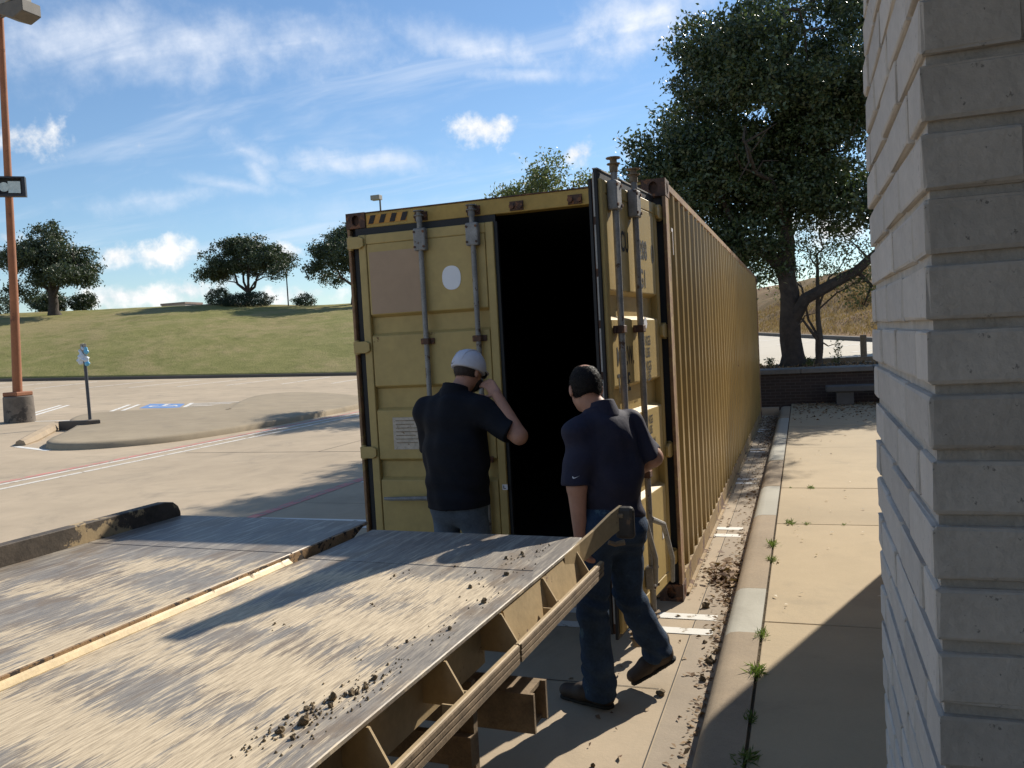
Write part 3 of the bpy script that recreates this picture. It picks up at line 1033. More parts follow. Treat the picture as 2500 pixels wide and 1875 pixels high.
def casting(x0, y0, z0, sx, sy_):
    """corner casting; sx, sy_ tell which sides face outward"""
    lx, ly, lz = 0.162, 0.178, 0.118
    mb = MB()
    x1, y1, z1 = x0 + lx, y0 + ly, z0 + lz
    cx, cy, cz = (x0 + x1) / 2, (y0 + y1) / 2, (z0 + z1) / 2
    fx = x1 if sx > 0 else x0
    fy = y1 if sy_ > 0 else y0
    holed_face(mb, (fx, cy, cz), (0, 1, 0), (0, 0, 1), (sx, 0, 0), ly / 2, lz / 2, 0.030, 0.042, 0.035)
    holed_face(mb, (cx, fy, cz), (1, 0, 0), (0, 0, 1), (0, sy_, 0), lx / 2, lz / 2, 0.032, 0.042, 0.035)
    holed_face(mb, (cx, cy, z1), (1, 0, 0), (0, 1, 0), (0, 0, 1), lx / 2, ly / 2, 0.032, 0.060, 0.035)
    ox = x0 if sx > 0 else x1
    oy = y0 if sy_ > 0 else y1
    mb.add([(ox, y0, z0), (ox, y1, z0), (ox, y1, z1), (ox, y0, z1)], [(0, 1, 2, 3)])
    mb.add([(x0, oy, z0), (x1, oy, z0), (x1, oy, z1), (x0, oy, z1)], [(0, 1, 2, 3)])
    mb.add([(x0, y0, z0), (x1, y0, z0), (x1, y1, z0), (x0, y1, z0)], [(0, 1, 2, 3)])
    bm_ = mb.mesh('corner_casting', 'rusty_steel', recalc=True)
    link('corner_casting', bm_, con)


for zz in (0.0, CH - 0.118):
    for x0, sx in ((0.0, -1), (CW - 0.162, 1)):
        casting(x0, 0.0, zz, sx, -1)
        casting(x0, CL - 0.178, zz, sx, 1)
ZB, ZT = 0.118, CH - 0.118
# door end posts: outer flange, dark hinge recess behind it
for sx in (0, 1):
    def X(a):
        return a if sx == 0 else CW - a
    mb = MB()
    xa, xb = sorted((X(0.003), X(0.026)))
    mb.box(xa, xb, 0.004, 0.13, ZB, ZT)
    mb.obj('corner_post', 'rusty_rail', con, bevel=0.004)
    mb = MB()
    xa, xb = sorted((X(0.026), X(0.120)))
    mb.box(xa, xb, 0.055, 0.13, ZB, ZT)
    mb.obj('hinge_recess', 'rubber', con)
    xa, xb = sorted((X(0.004), X(0.12)))
    MB().box(xa, xb, CL - 0.13, CL - 0.004, ZB, ZT).obj('corner_post', 'rusty_rail', con, bevel=0.008)
# header and sill of the door end
hd = MB().box(0.164, CW - 0.164, 0.012, 0.12, 2.775, CH - 0.01).obj('door_header', 'header_paint', con, bevel=0.004)
MB().box(0.162, CW - 0.162, 0.006, 0.125, CH - 0.010, CH - 0.002).obj('header_edge', 'rusty_steel', con)
MB().box(0.162, CW - 0.162, 0.015, 0.13, 0.018, 0.165).obj('door_sill', 'rusty_rail', con, bevel=0.004)
for x0 in (0.175, CW - 0.51):
    MB().box(x0, x0 + 0.335, 0.0085, 0.0115, 2.800, 2.868).obj('hazard_strip', 'hazard_yellow', hd)
    for k in range(4):
        xx = x0 + 0.012 + k * 0.09
        MB().prism([(xx, 2.803), (xx + 0.042, 2.803), (xx + 0.066, 2.865), (xx + 0.024, 2.865)], 1, 0.0055, 0.0082).obj('hazard_bar', 'hazard_black', hd)
for x in (0.63, 1.05, 1.38, 1.81):
    mb = MB()
    for dx in (-0.032, 0.032):
        mb.tube([(x + dx, 0.014, 2.815), (x + dx, -0.02, 2.815)], 0.019, 10)
    mb.box(x - 0.05, x + 0.05, 0.0, 0.013, 2.785, 2.85)
    mb.obj('cam_keeper', 'rusty_steel', hd, smooth=True)
for x in (0.63, 1.05, 1.38, 1.81):
    mb = MB()
    mb.box(x - 0.05, x - 0.028, -0.03, 0.0, 0.06, 0.12)
    mb.box(x + 0.028, x + 0.05, -0.03, 0.0, 0.06, 0.12)
    mb.box(x - 0.05, x + 0.05, -0.001, 0.016, 0.06, 0.12)
    mb.obj('cam_keeper', 'rusty_steel', con)


# corrugated walls
def corrugated(xout, sgn, material, name, y0, y1, z0, z1):
    per = [(0.0, 0.0), (0.072, 0.0), (0.140, 0.036), (0.210, 0.036)]
    pts = []
    y = y0
    while y < y1 - 0.01:
        for dy, dx in per:
            if y + dy <= y1:
                pts.append((y + dy, dx))
        y += 0.278
    pts.append((y1, pts[-1][1]))
    vs, fs = [], []
    for yy, dx in pts:
        w = 0.0035 * math.sin(yy * 2.7) + 0.002 * math.sin(yy * 7.1)
        x_o = xout - sgn * (dx + w + 0.006)
        x_i = x_o - sgn * 0.004
        vs += [(x_o, yy, z0), (x_o, yy, z1), (x_i, yy, z1), (x_i, yy, z0)]
    for k in range(len(pts) - 1):
        a = 4 * k
        for q in range(4):
            q2 = (q + 1) % 4
            fs.append((a + q, a + q2, a + 4 + q2, a + 4 + q))
    mb = MB()
    mb.add(vs, fs)
    return mb.obj(name, material, con)


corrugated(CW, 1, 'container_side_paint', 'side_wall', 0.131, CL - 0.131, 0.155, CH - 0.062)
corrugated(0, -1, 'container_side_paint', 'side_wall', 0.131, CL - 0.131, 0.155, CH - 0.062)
for sx, x0, x1 in ((-1, 0.006, 0.062), (1, CW - 0.062, CW - 0.006)):
    MB().box(x0, x1, 0.179, CL - 0.179, CH - 0.064, CH - 0.006).obj('top_rail', 'rusty_rail', con, bevel=0.006)
    b = MB()
    b.box(x0, x1, 0.179, CL - 0.179, 0.012, 0.158)
    xo = CW - 0.004 if sx > 0 else -0.022
    b.box(xo, xo + 0.026, 0.16, CL - 0.18, 0.012, 0.022)
    b.obj('bottom_rail', 'bottom_rail_paint', con)
# vertical number stencil on the side near the door, like a small hook mark
hk = MB()
hk.box(CW - 0.0055, CW - 0.002, 0.225, 0.285, 2.56, 2.585)
hk.box(CW - 0.0055, CW - 0.002, 0.270, 0.285, 2.40, 2.56)
hk.obj('side_stencil', 'sticker_white', con)
# roof, front end, floor and lining, near black to hold the interior's shade
mb = MB()
vs, fs = [], []
yy = 0.13
k = 0
while yy < CL - 0.13:
    for dy, dz in ((0, 0), (0.09, 0), (0.105, 0.015), (0.195, 0.015)):
        vs += [(0.06, yy + dy, CH - 0.035 + dz), (CW - 0.06, yy + dy, CH - 0.035 + dz)]
    yy += 0.21
for k in range(len(vs) // 2 - 1):
    fs.append((2 * k, 2 * k + 1, 2 * k + 3, 2 * k + 2))
mb.add(vs, fs)
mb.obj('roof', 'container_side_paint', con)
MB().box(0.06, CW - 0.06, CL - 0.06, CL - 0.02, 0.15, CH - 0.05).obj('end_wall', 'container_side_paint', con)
MB().box(0.05, CW - 0.05, 0.13, CL - 0.06, 0.14, 0.170).obj('floor', 'shaded_plywood_floor', con)
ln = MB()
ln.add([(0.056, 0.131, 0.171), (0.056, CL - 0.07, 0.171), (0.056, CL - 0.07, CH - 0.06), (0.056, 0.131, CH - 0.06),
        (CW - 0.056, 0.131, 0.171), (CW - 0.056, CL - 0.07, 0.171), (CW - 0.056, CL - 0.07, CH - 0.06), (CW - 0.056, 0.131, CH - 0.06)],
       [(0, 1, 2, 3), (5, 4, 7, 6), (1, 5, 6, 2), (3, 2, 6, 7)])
link('lining', ln.mesh('lining', 'shaded_inside_wall', recalc=False), con)
for k in range(7):
    MB().box(0.07, CW - 0.07, 0.5 + k * 1.8, 0.58 + k * 1.8, 0.02, 0.138).obj('cross_member', 'trailer_dark', con)


def text_mesh(name, txt, size, material):
    cu_ = bpy.data.curves.new(name, 'FONT')
    cu_.body = txt
    cu_.size = size
    cu_.extrude = 0.0
    cu_.offset = size * 0.022
    cu_.space_character = 1.05
    ob = bpy.data.objects.new(name, cu_)
    COL.objects.link(ob)
    dg = bpy.context.evaluated_depsgraph_get()
    me = bpy.data.meshes.new_from_object(ob.evaluated_get(dg))
    bpy.data.objects.remove(ob)
    bpy.data.curves.remove(cu_)
    me.materials.clear()
    me.materials.append(MATS[material])
    return me


DW, DZ0, DZ1 = 1.105, 0.175, 2.722
BANDS = [(0.865, 0.985), (1.40, 1.545), (1.97, 2.09)]


def build_door(hinge_x, hinge_y, s, angle, wide, right):
    """door hinged at the origin, reaching in direction s along x, outer face towards -y"""
    D = empty('door', (hinge_x, hinge_y, 0), angle)
    D.parent = con

    def B(mb, a, b, y0, y1, z0, z1):
        xa, xb = sorted((s * a, s * b))
        return mb.box(xa, xb, y0, y1, z0, z1)
    B(MB(), 0.062, wide - 0.062, 0.016, 0.042, DZ0 + 0.06, DZ1 - 0.06).obj('panel', 'container_paint', D)
    for xa, xb in ((0.0, 0.062), (wide - 0.062, wide)):
        B(MB(), xa, xb, -0.030, 0.044, DZ0, DZ1).obj('stile', 'container_paint', D, bevel=0.005)
    for za, zb in ((DZ1 - 0.075, DZ1 - 0.001), (DZ0 + 0.001, DZ0 + 0.075)):
        B(MB(), 0.062, wide - 0.062, -0.0285, 0.042, za, zb).obj('cross_rail', 'container_paint', D, bevel=0.005)
    # proud pads between the sunk bands
    zs = [DZ0 + 0.076] + [v for b_ in BANDS for v in b_] + [DZ1 - 0.076]
    for k in range(0, len(zs), 2):
        z0, z1 = zs[k], zs[k + 1]
        a, b_ = 0.064, wide - 0.064
        t = 0.022
        top = 0.0 if k + 1 == len(zs) - 1 else t
        bot = 0.0 if k == 0 else t
        mb = MB()
        vs = []
        for (ax, bx, za, zb, yy) in ((a, b_, z0, z1, 0.016), (a + 0.004, b_ - 0.004, z0 + bot, z1 - top, -0.027)):
            vs += [(s * ax, yy, za), (s * bx, yy, za), (s * bx, yy, zb), (s * ax, yy, zb)]
        mb.add(vs, [(4, 5, 6, 7), (0, 1, 5, 4), (1, 2, 6, 5), (2, 3, 7, 6), (3, 0, 4, 7)])
        mb.obj('pad', 'container_paint', D, bevel=0.006, seg=2)
    # gaskets round the door
    gk = MB()
    B(gk, -0.03, wide + 0.012, -0.005, 0.012, DZ1 + 0.001, DZ1 + 0.052)
    B(gk, -0.03, wide + 0.012, -0.005, 0.012, DZ0 - 0.032, DZ0 - 0.001)
    B(gk, -0.060, -0.001, 0.020, 0.040, DZ0, DZ1)
    B(gk, wide + 0.001, wide + 0.026, -0.012, 0.004, DZ0, DZ1)
    B(gk, wide + 0.001, wide + 0.020, 0.024, 0.040, DZ0, DZ1)
    gk.obj('gasket', 'rubber', D)
    if right:
        st = MB()
        B(st, wide + 0.001, wide + 0.010, 0.005, 0.023, DZ0, DZ1)
        st.obj('gasket_channel', 'rusty_steel', D)
        for k in range(9):
            B(MB(), wide + 0.0105, wide + 0.014, 0.008, 0.017, DZ0 + 0.06 + k * 0.285, DZ0 + 0.30 + k * 0.285).obj('seal_strip', 'pale_metal', D)
        tp = MB()
        B(tp, 0.02, wide, -0.010, 0.020, DZ1 + 0.053, DZ1 + 0.060)
        tp.obj('top_strip', 'pale_metal', D)
    # hinges
    for z in (0.32, 1.06, 1.87, 2.665):
        mb = MB()
        xs_ = [(-0.072, -0.030), (0.028, -0.024), (0.05, 0.0)]
        poly = [(s * -0.085, z - 0.045), (s * 0.020, z - 0.045), (s * 0.052, z - 0.028), (s * 0.052, z + 0.028), (s * 0.020, z + 0.045), (s * -0.085, z + 0.045)]
        mb.prism(poly, 1, -0.052, -0.031)
        mb.tube([(s * -0.062, -0.03, z - 0.055), (s * -0.062, -0.03, z + 0.055)], 0.018, 10)
        mb.obj('hinge', 'container_paint', D, bevel=0.003)
    # lock rods with their bearings and cams
    rods = (0.535, 0.950) if not right else (0.60, 0.985)
    for rx in rods:
        yr = -0.062
        rod = MB().tube([(s * rx, yr, 0.07), (s * rx, yr, 2.83)], 0.0195, 12).obj('lock_rod', 'galvanized', D, smooth=True)
        for z, hh in ((2.640, 0.165), (0.36, 0.14)):
            mb = MB()
            B(mb, rx - 0.048, rx + 0.048, -0.088, -0.030, z - hh / 2, z + hh / 2)
            mb.obj('bearing_bracket', 'galvanized', rod, bevel=0.01, seg=2)
            for dx in (-0.036, 0.036):
                for dz in (-0.055, 0.055):
                    xx = s * (rx + dx)
                    MB().tube([(xx, -0.086, z + dz), (xx, -0.095, z + dz)], 0.009, 8).obj('rivet', 'rusty_steel', rod)
        for z in (1.89, 1.0):
            mb = MB()
            B(mb, rx - 0.055, rx + 0.055, -0.045, -0.030, z - 0.022, z + 0.022)
            B(mb, rx - 0.028, rx + 0.028, -0.087, -0.030, z - 0.022, z + 0.022)
            mb.obj('rod_guide', 'rusty_steel', rod, bevel=0.004)
        for z in (2.80, 0.095):
            mb = MB()
            mb.tube([(s * rx, yr, z - 0.03), (s * rx, yr, z + 0.012)], 0.024, 10)
            mb.tube([(s * rx, yr, z + 0.012), (s * rx, yr, z + 0.018)], 0.038, 10)
            mb.tube([(s * rx, yr, z + 0.020), (s * rx, yr, z + 0.045)], 0.020, 10)
            mb.tube([(s * rx, yr, z + 0.045), (s * rx, yr, z + 0.051)], 0.042, 10)
            mb.obj('cam_end', 'worn_wood' if right else 'galvanized', rod, smooth=True)
        # handle: flat bar swung out from the rod
        hz = 0.72 if rx == rods[0] else 0.82
        mb = MB()
        if right:
            mb.tube([(s * rx, -0.075, hz), (s * (rx - 0.10), -0.12, hz - 0.05), (s * (rx - 0.24), -0.13, hz - 0.30), (s * (rx - 0.26), -0.12, hz - 0.46)], [0.018, 0.017, 0.016, 0.014], 8)
        else:
            mb.tube([(s * rx, -0.075, hz), (s * (rx - 0.05), -0.10, hz), (s * (rx - 0.36), -0.085, hz - 0.01), (s * (rx - 0.42), -0.08, hz - 0.01)], [0.017, 0.017, 0.015, 0.013], 8)
        mb.obj('handle', 'galvanized', rod, smooth=True)
    return D


ld = build_door(0.104, 0.012, 1, 0.0, 1.096, False)
rd = build_door(CW - 0.090, -0.048, -1, rad(84.0), 1.120, True)
# left door: blanked-out square, oval sticker, plate, small label
MB().box(0.085, 0.525, -0.0293, -0.0272, 2.118, 2.585).obj('painted_patch', 'patch_paint', ld)
ov = MB()
pts = [(0.752 + 0.074 * math.copysign(abs(math.cos(a)) ** 0.85, math.cos(a)), 2.345 + 0.088 * math.copysign(abs(math.sin(a)) ** 0.85, math.sin(a))) for a in [2 * math.pi * k / 28 for k in range(28)]]
ov.prism(pts, 1, -0.0305, -0.0272)
ov.obj('oval_sticker', 'sticker_white', ld)
pl = MB().box(0.20, 0.49, -0.033, -0.0272, 1.08, 1.325).obj('data_plate', 'plate_metal', ld)
for k in range(7):
    MB().box(0.225, 0.225 + random.uniform(0.12, 0.22), -0.0345, -0.0332, 1.297 - k * 0.028, 1.302 - k * 0.028).obj('data_line', 'worn_wood', pl)
lb = MB().box(1.06, 1.10, -0.0325, -0.0302, 0.775, 0.815).obj('small_label', 'sticker_white', ld)
MB().box(1.068, 1.073, -0.0342, -0.0327, 0.783, 0.807).obj('label_mark', 'black_print', lb)
MB().box(1.0735, 1.088, -0.0342, -0.0327, 0.783, 0.788).obj('label_mark', 'black_print', lb)
# right door: stencilled markings (door-local x runs negative from the hinge)
for txt, tx, tz, size in (('SCU', -0.865, 2.350, 0.165), ('1288', -0.490, 2.330, 0.165), ('0', -0.165, 2.320, 0.165), ('5G1', -0.500, 2.150, 0.160),
                          ('M.G.W.', -0.985, 1.685, 0.150), ('TARE', -0.990, 1.530, 0.150),
                          ('480 KGS', -0.490, 1.785, 0.085), ('200 LBS', -0.490, 1.710, 0.085), ('940 KGS', -0.490, 1.625, 0.085), ('690 LBS', -0.490, 1.560, 0.085),
                          ('540 KGS', -0.490, 1.285, 0.075), ('910 LBS', -0.490, 1.220, 0.075), ('76.2 CU.M', -0.490, 1.135, 0.075), ('690 CU.FT', -0.490, 1.070, 0.075)):
    me = text_mesh('lettering', txt, size, 'black_print')
    o = link('lettering', me, rd, (tx, -0.0288, tz), (rad(90), 0, 0))
    o.scale = (0.66, 1, 1)
sk = MB()
sk.prism([(-0.40, 1.895), (-0.36, 1.89), (-0.335, 1.92), (-0.35, 1.955), (-0.385, 1.965), (-0.41, 1.93)], 1, -0.0300, -0.0276)
sk.obj('torn_sticker', 'sticker_white', rd)
MB().box(-0.20, -0.13, -0.0300, -0.0276, 0.50, 0.58).obj('small_label', 'sticker_white', rd)

# ------------------------------------------------------------------ tilt-bed trailer
TZ = 0.972
tr = empty('flatbed_trailer', (1.185, -2.115, 0), rad(-2.45))
tag(tr, 'worn tan steel flatbed trailer with split deck backed up to the container', 'trailer')
LEN = 7.2


def plate(name, x0, x1, y0, y1, z0, z1, material, parent=tr, bevel=0.003):
    return MB().box(x0, x1, y0, y1, z0, z1).obj(name, material, parent, bevel=bevel)


# right deck in two plates, left deck a little higher with a beaten edge and a tapered tip
plate('deck_plate', 0.060, 1.133, -0.545, 0.0, TZ - 0.018, TZ, 'deck_steel')
plate('deck_plate', 0.047, 1.133, -LEN, -0.55, TZ - 0.018, TZ, 'deck_steel')
plate('deck_plate', -1.175, 0.010, -0.575, 0.045, TZ + 0.012, TZ + 0.030, 'deck_steel')
plate('deck_plate', -1.175, 0.010, -LEN, -0.58, TZ + 0.012, TZ + 0.030, 'deck_steel')
mb = MB()
mb.prism([(-0.0, TZ + 0.028), (-LEN, TZ + 0.028), (-LEN, TZ - 0.012), (-0.62, TZ - 0.012), (-0.60, TZ - 0.045), (-0.18, TZ - 0.045)], 0, 0.0105, 0.022)
mb.obj('deck_edge', 'chipped_edge', tr)
mb = MB()
mb.prism([(0.0225, TZ + 0.018), (0.030, TZ + 0.012), (0.046, TZ + 0.001), (0.046, TZ - 0.016), (0.0225, TZ - 0.016)], 1, -LEN, -0.62)
mb.obj('wear_strip', 'bright_strip', tr)
plate('wear_strip', 0.030, 0.058, -0.615, -0.02, TZ - 0.045, TZ - 0.012, 'trailer_dark')
plate('centre_channel', 0.0225, 0.13, -LEN, -0.1, TZ - 0.14, TZ - 0.06, 'trailer_dark')
# left side rail with rounded tail
mb = MB()
poly = [(-LEN, TZ - 0.12), (0.045, TZ - 0.12), (0.045, TZ + 0.05), (0.03, TZ + 0.085), (-0.005, TZ + 0.112), (-0.06, TZ + 0.122), (-LEN, TZ + 0.135)]
mb.prism(poly, 0, -1.235, -1.176)
mb.obj('side_rail', 'worn_rail', tr, bevel=0.004)
# right side: web under the deck edge, gussets, layered rub rail
WX = 1.134
mb = MB()
mb.prism([(WX, TZ - 0.013), (WX + 0.010, TZ - 0.013), (WX + 0.042, TZ - 0.150), (WX + 0.032, TZ - 0.150)], 1, -0.965, -0.10)
mb.obj('side_web', 'trailer_paint', tr)
plate('side_web', WX - 0.070, WX - 0.060, -LEN, -0.975, TZ - 0.20, TZ - 0.019, 'trailer_paint')
plate('deck_lip', WX - 0.03, WX + 0.016, -LEN, -0.05, TZ - 0.012, TZ + 0.004, 'deck_steel')
k = 0
y = -0.16
while y > -LEN + 0.2:
    mb = MB()
    wx = WX + 0.010 if y > -0.97 else WX - 0.060
    mb.prism([(wx, TZ - 0.016), (WX + 0.020, TZ - 0.016), (WX + 0.078, TZ - 0.115), (WX + 0.078, TZ - 0.145), (wx, TZ - 0.145)], 1, y - 0.004, y + 0.004)
    mb.obj('gusset', 'trailer_paint', tr)
    y -= 0.42
for k in range(7):
    y1 = -0.02 - k * 1.03
    y0 = max(-LEN, y1 - 1.025)
    if y1 - y0 < 0.1:
        break
    rb = plate('rub_rail', WX + 0.079, WX + 0.096, y0, y1, TZ - 0.158, TZ - 0.096, 'trailer_paint')
    for q, zz in enumerate((-0.148, -0.127, -0.106)):
        MB().box(WX + 0.0965, WX + 0.100 + 0.001 * q, y0 + 0.004, y1 - 0.004, TZ + zz - 0.0095, TZ + zz + 0.0095).obj('rub_strip', 'worn_wood', rb, bevel=0.003)
y = -0.62
while y > -LEN + 0.2:
    mb = MB()
    mb.box(WX + 0.045, WX + 0.0785, y - 0.05, y - 0.044, TZ - 0.155, TZ - 0.10)
    mb.box(WX + 0.045, WX + 0.0785, y + 0.044, y + 0.05, TZ - 0.155, TZ - 0.10)
    mb.box(WX + 0.045, WX + 0.0785, y - 0.0439, y + 0.0439, TZ - 0.160, TZ - 0.153)
    mb.obj('stake_pocket', 'trailer_paint', tr)
    y -= 0.84
# raised horn at the right tail corner with its dark lamp box
mb = MB()
pl_ = [(WX + 0.002, -0.30), (WX + 0.012, -0.12), (WX + 0.040, 0.02), (WX + 0.090, 0.13), (WX + 0.125, 0.19)]
zt_ = [TZ - 0.002, TZ + 0.004, TZ + 0.030, TZ + 0.082, TZ + 0.108]
zb_ = [TZ - 0.10, TZ - 0.09, TZ - 0.065, TZ - 0.020, TZ + 0.005]
vs, fs = [], []
for (px, py), a, b in zip(pl_, zt_, zb_):
    vs += [(px, py, b), (px + 0.014, py - 0.004, b), (px + 0.014, py - 0.004, a), (px, py, a)]
for q in range(len(pl_) - 1):
    for w in range(4):
        w2 = (w + 1) % 4
        fs.append((4 * q + w, 4 * q + w2, 4 * q + 4 + w2, 4 * q + 4 + w))
fs += [(3, 2, 1, 0), (16, 17, 18, 19)]
mb.add(vs, fs)
mb.obj('tail_horn', 'trailer_paint', tr)
lbx = MB()
lbx.box(WX + 0.105, WX + 0.195, 0.165, 0.205, TZ - 0.045, TZ + 0.105)
lb_ = lbx.obj('lamp_box', 'trailer_dark', tr, bevel=0.018, seg=2)
MB().box(WX + 0.118, WX + 0.150, 0.158, 0.1645, TZ + 0.055, TZ + 0.075).obj('lamp_lens', 'worn_wood', lb_, bevel=0.003)
mb = MB()
mb.tube([(WX + 0.085, 0.125, TZ - 0.050), (WX + 0.110, 0.140, TZ - 0.062), (WX + 0.150, 0.160, TZ - 0.055)], [0.010, 0.011, 0.014], 8)
mb.obj('tie_hook', 'worn_wood', tr, smooth=True)
# tail bevel of the right deck
mb = MB()
mb.prism([(0.0005, TZ - 0.002), (0.030, TZ - 0.010), (0.030, TZ - 0.03), (0.0005, TZ - 0.03)], 0, 0.065, 1.13)
mb.obj('tail_edge', 'deck_steel', tr)
# frame underneath
for x in (-0.50, 0.42):
    mb = MB()
    mb.box(x, x + 0.10, -LEN, -0.25, TZ - 0.095, TZ - 0.075)
    mb.box(x + 0.043, x + 0.057, -LEN, -0.35, TZ - 0.36, TZ - 0.096)
    mb.box(x, x + 0.10, -LEN, -0.45, TZ - 0.38, TZ - 0.361)
    mb.obj('main_beam', 'trailer_dark', tr)
y = -0.20
while y > -LEN + 0.1:
    mb = MB()
    mb.box(-1.17, -0.0, y - 0.035, y + 0.035, TZ - 0.074, TZ + 0.010)
    mb.box(0.136, WX - 0.075, y - 0.035, y + 0.035, TZ - 0.074, TZ - 0.020)
    mb.obj('cross_member', 'trailer_dark', tr)
    y -= 0.42
# outrigger channels sticking out below the rub rail
for y, x1, z0, z1 in ((-0.80, 1.20, 0.49, 0.63), (-1.62, 1.16, 0.49, 0.63), (-2.6, 1.16, 0.49, 0.63)):
    mb = MB()
    mb.box(0.3, x1, y - 0.07, y - 0.055, z0, z1)
    mb.box(0.3, x1, y + 0.055, y + 0.07, z0, z1)
    mb.box(0.3, x1 - 0.02, y - 0.055, y + 0.055, z0, z0 + 0.015)
    mb.box(0.3, x1 - 0.02, y - 0.055, y + 0.055, z1 - 0.015, z1)
    mb.obj('outrigger', 'worn_wood', tr)
mb = MB()
mb.box(0.99, 1.09, -1.13, -1.10, 0.47, TZ - 0.201)
mb.box(0.45, 1.09, -1.16, -1.131, 0.50, 0.60)
mb.obj('hanger_bracket', 'worn_wood', tr)
# wheels and drawbar leg at the far end of the bed
for x in (-0.98, -0.68, 0.66, 0.96):
    w = MB()
    w.tube([(x - 0.12, -5.9, 0.40), (x - 0.10, -5.9, 0.40), (x + 0.10, -5.9, 0.40), (x + 0.12, -5.9, 0.40)], [0.34, 0.40, 0.40, 0.34], 26)
    wo = w.obj('wheel', 'tyre', tr, smooth=True)
    MB().tube([(x - 0.125, -5.9, 0.40), (x + 0.125, -5.9, 0.40)], 0.20, 18).obj('rim', 'galvanized', wo, smooth=True)
MB().tube([(-1.0, -5.9, 0.40), (1.0, -5.9, 0.40)], 0.06, 12).obj('axle', 'trailer_dark', tr)
MB().box(-0.5, 0.52, -6.2, -5.6, 0.46, TZ - 0.382).obj('axle_mount', 'trailer_dark', tr)
MB().box(-0.06, 0.06, -LEN - 0.0, -LEN + 0.12, 0.0, TZ - 0.15).obj('landing_leg', 'trailer_dark', tr)


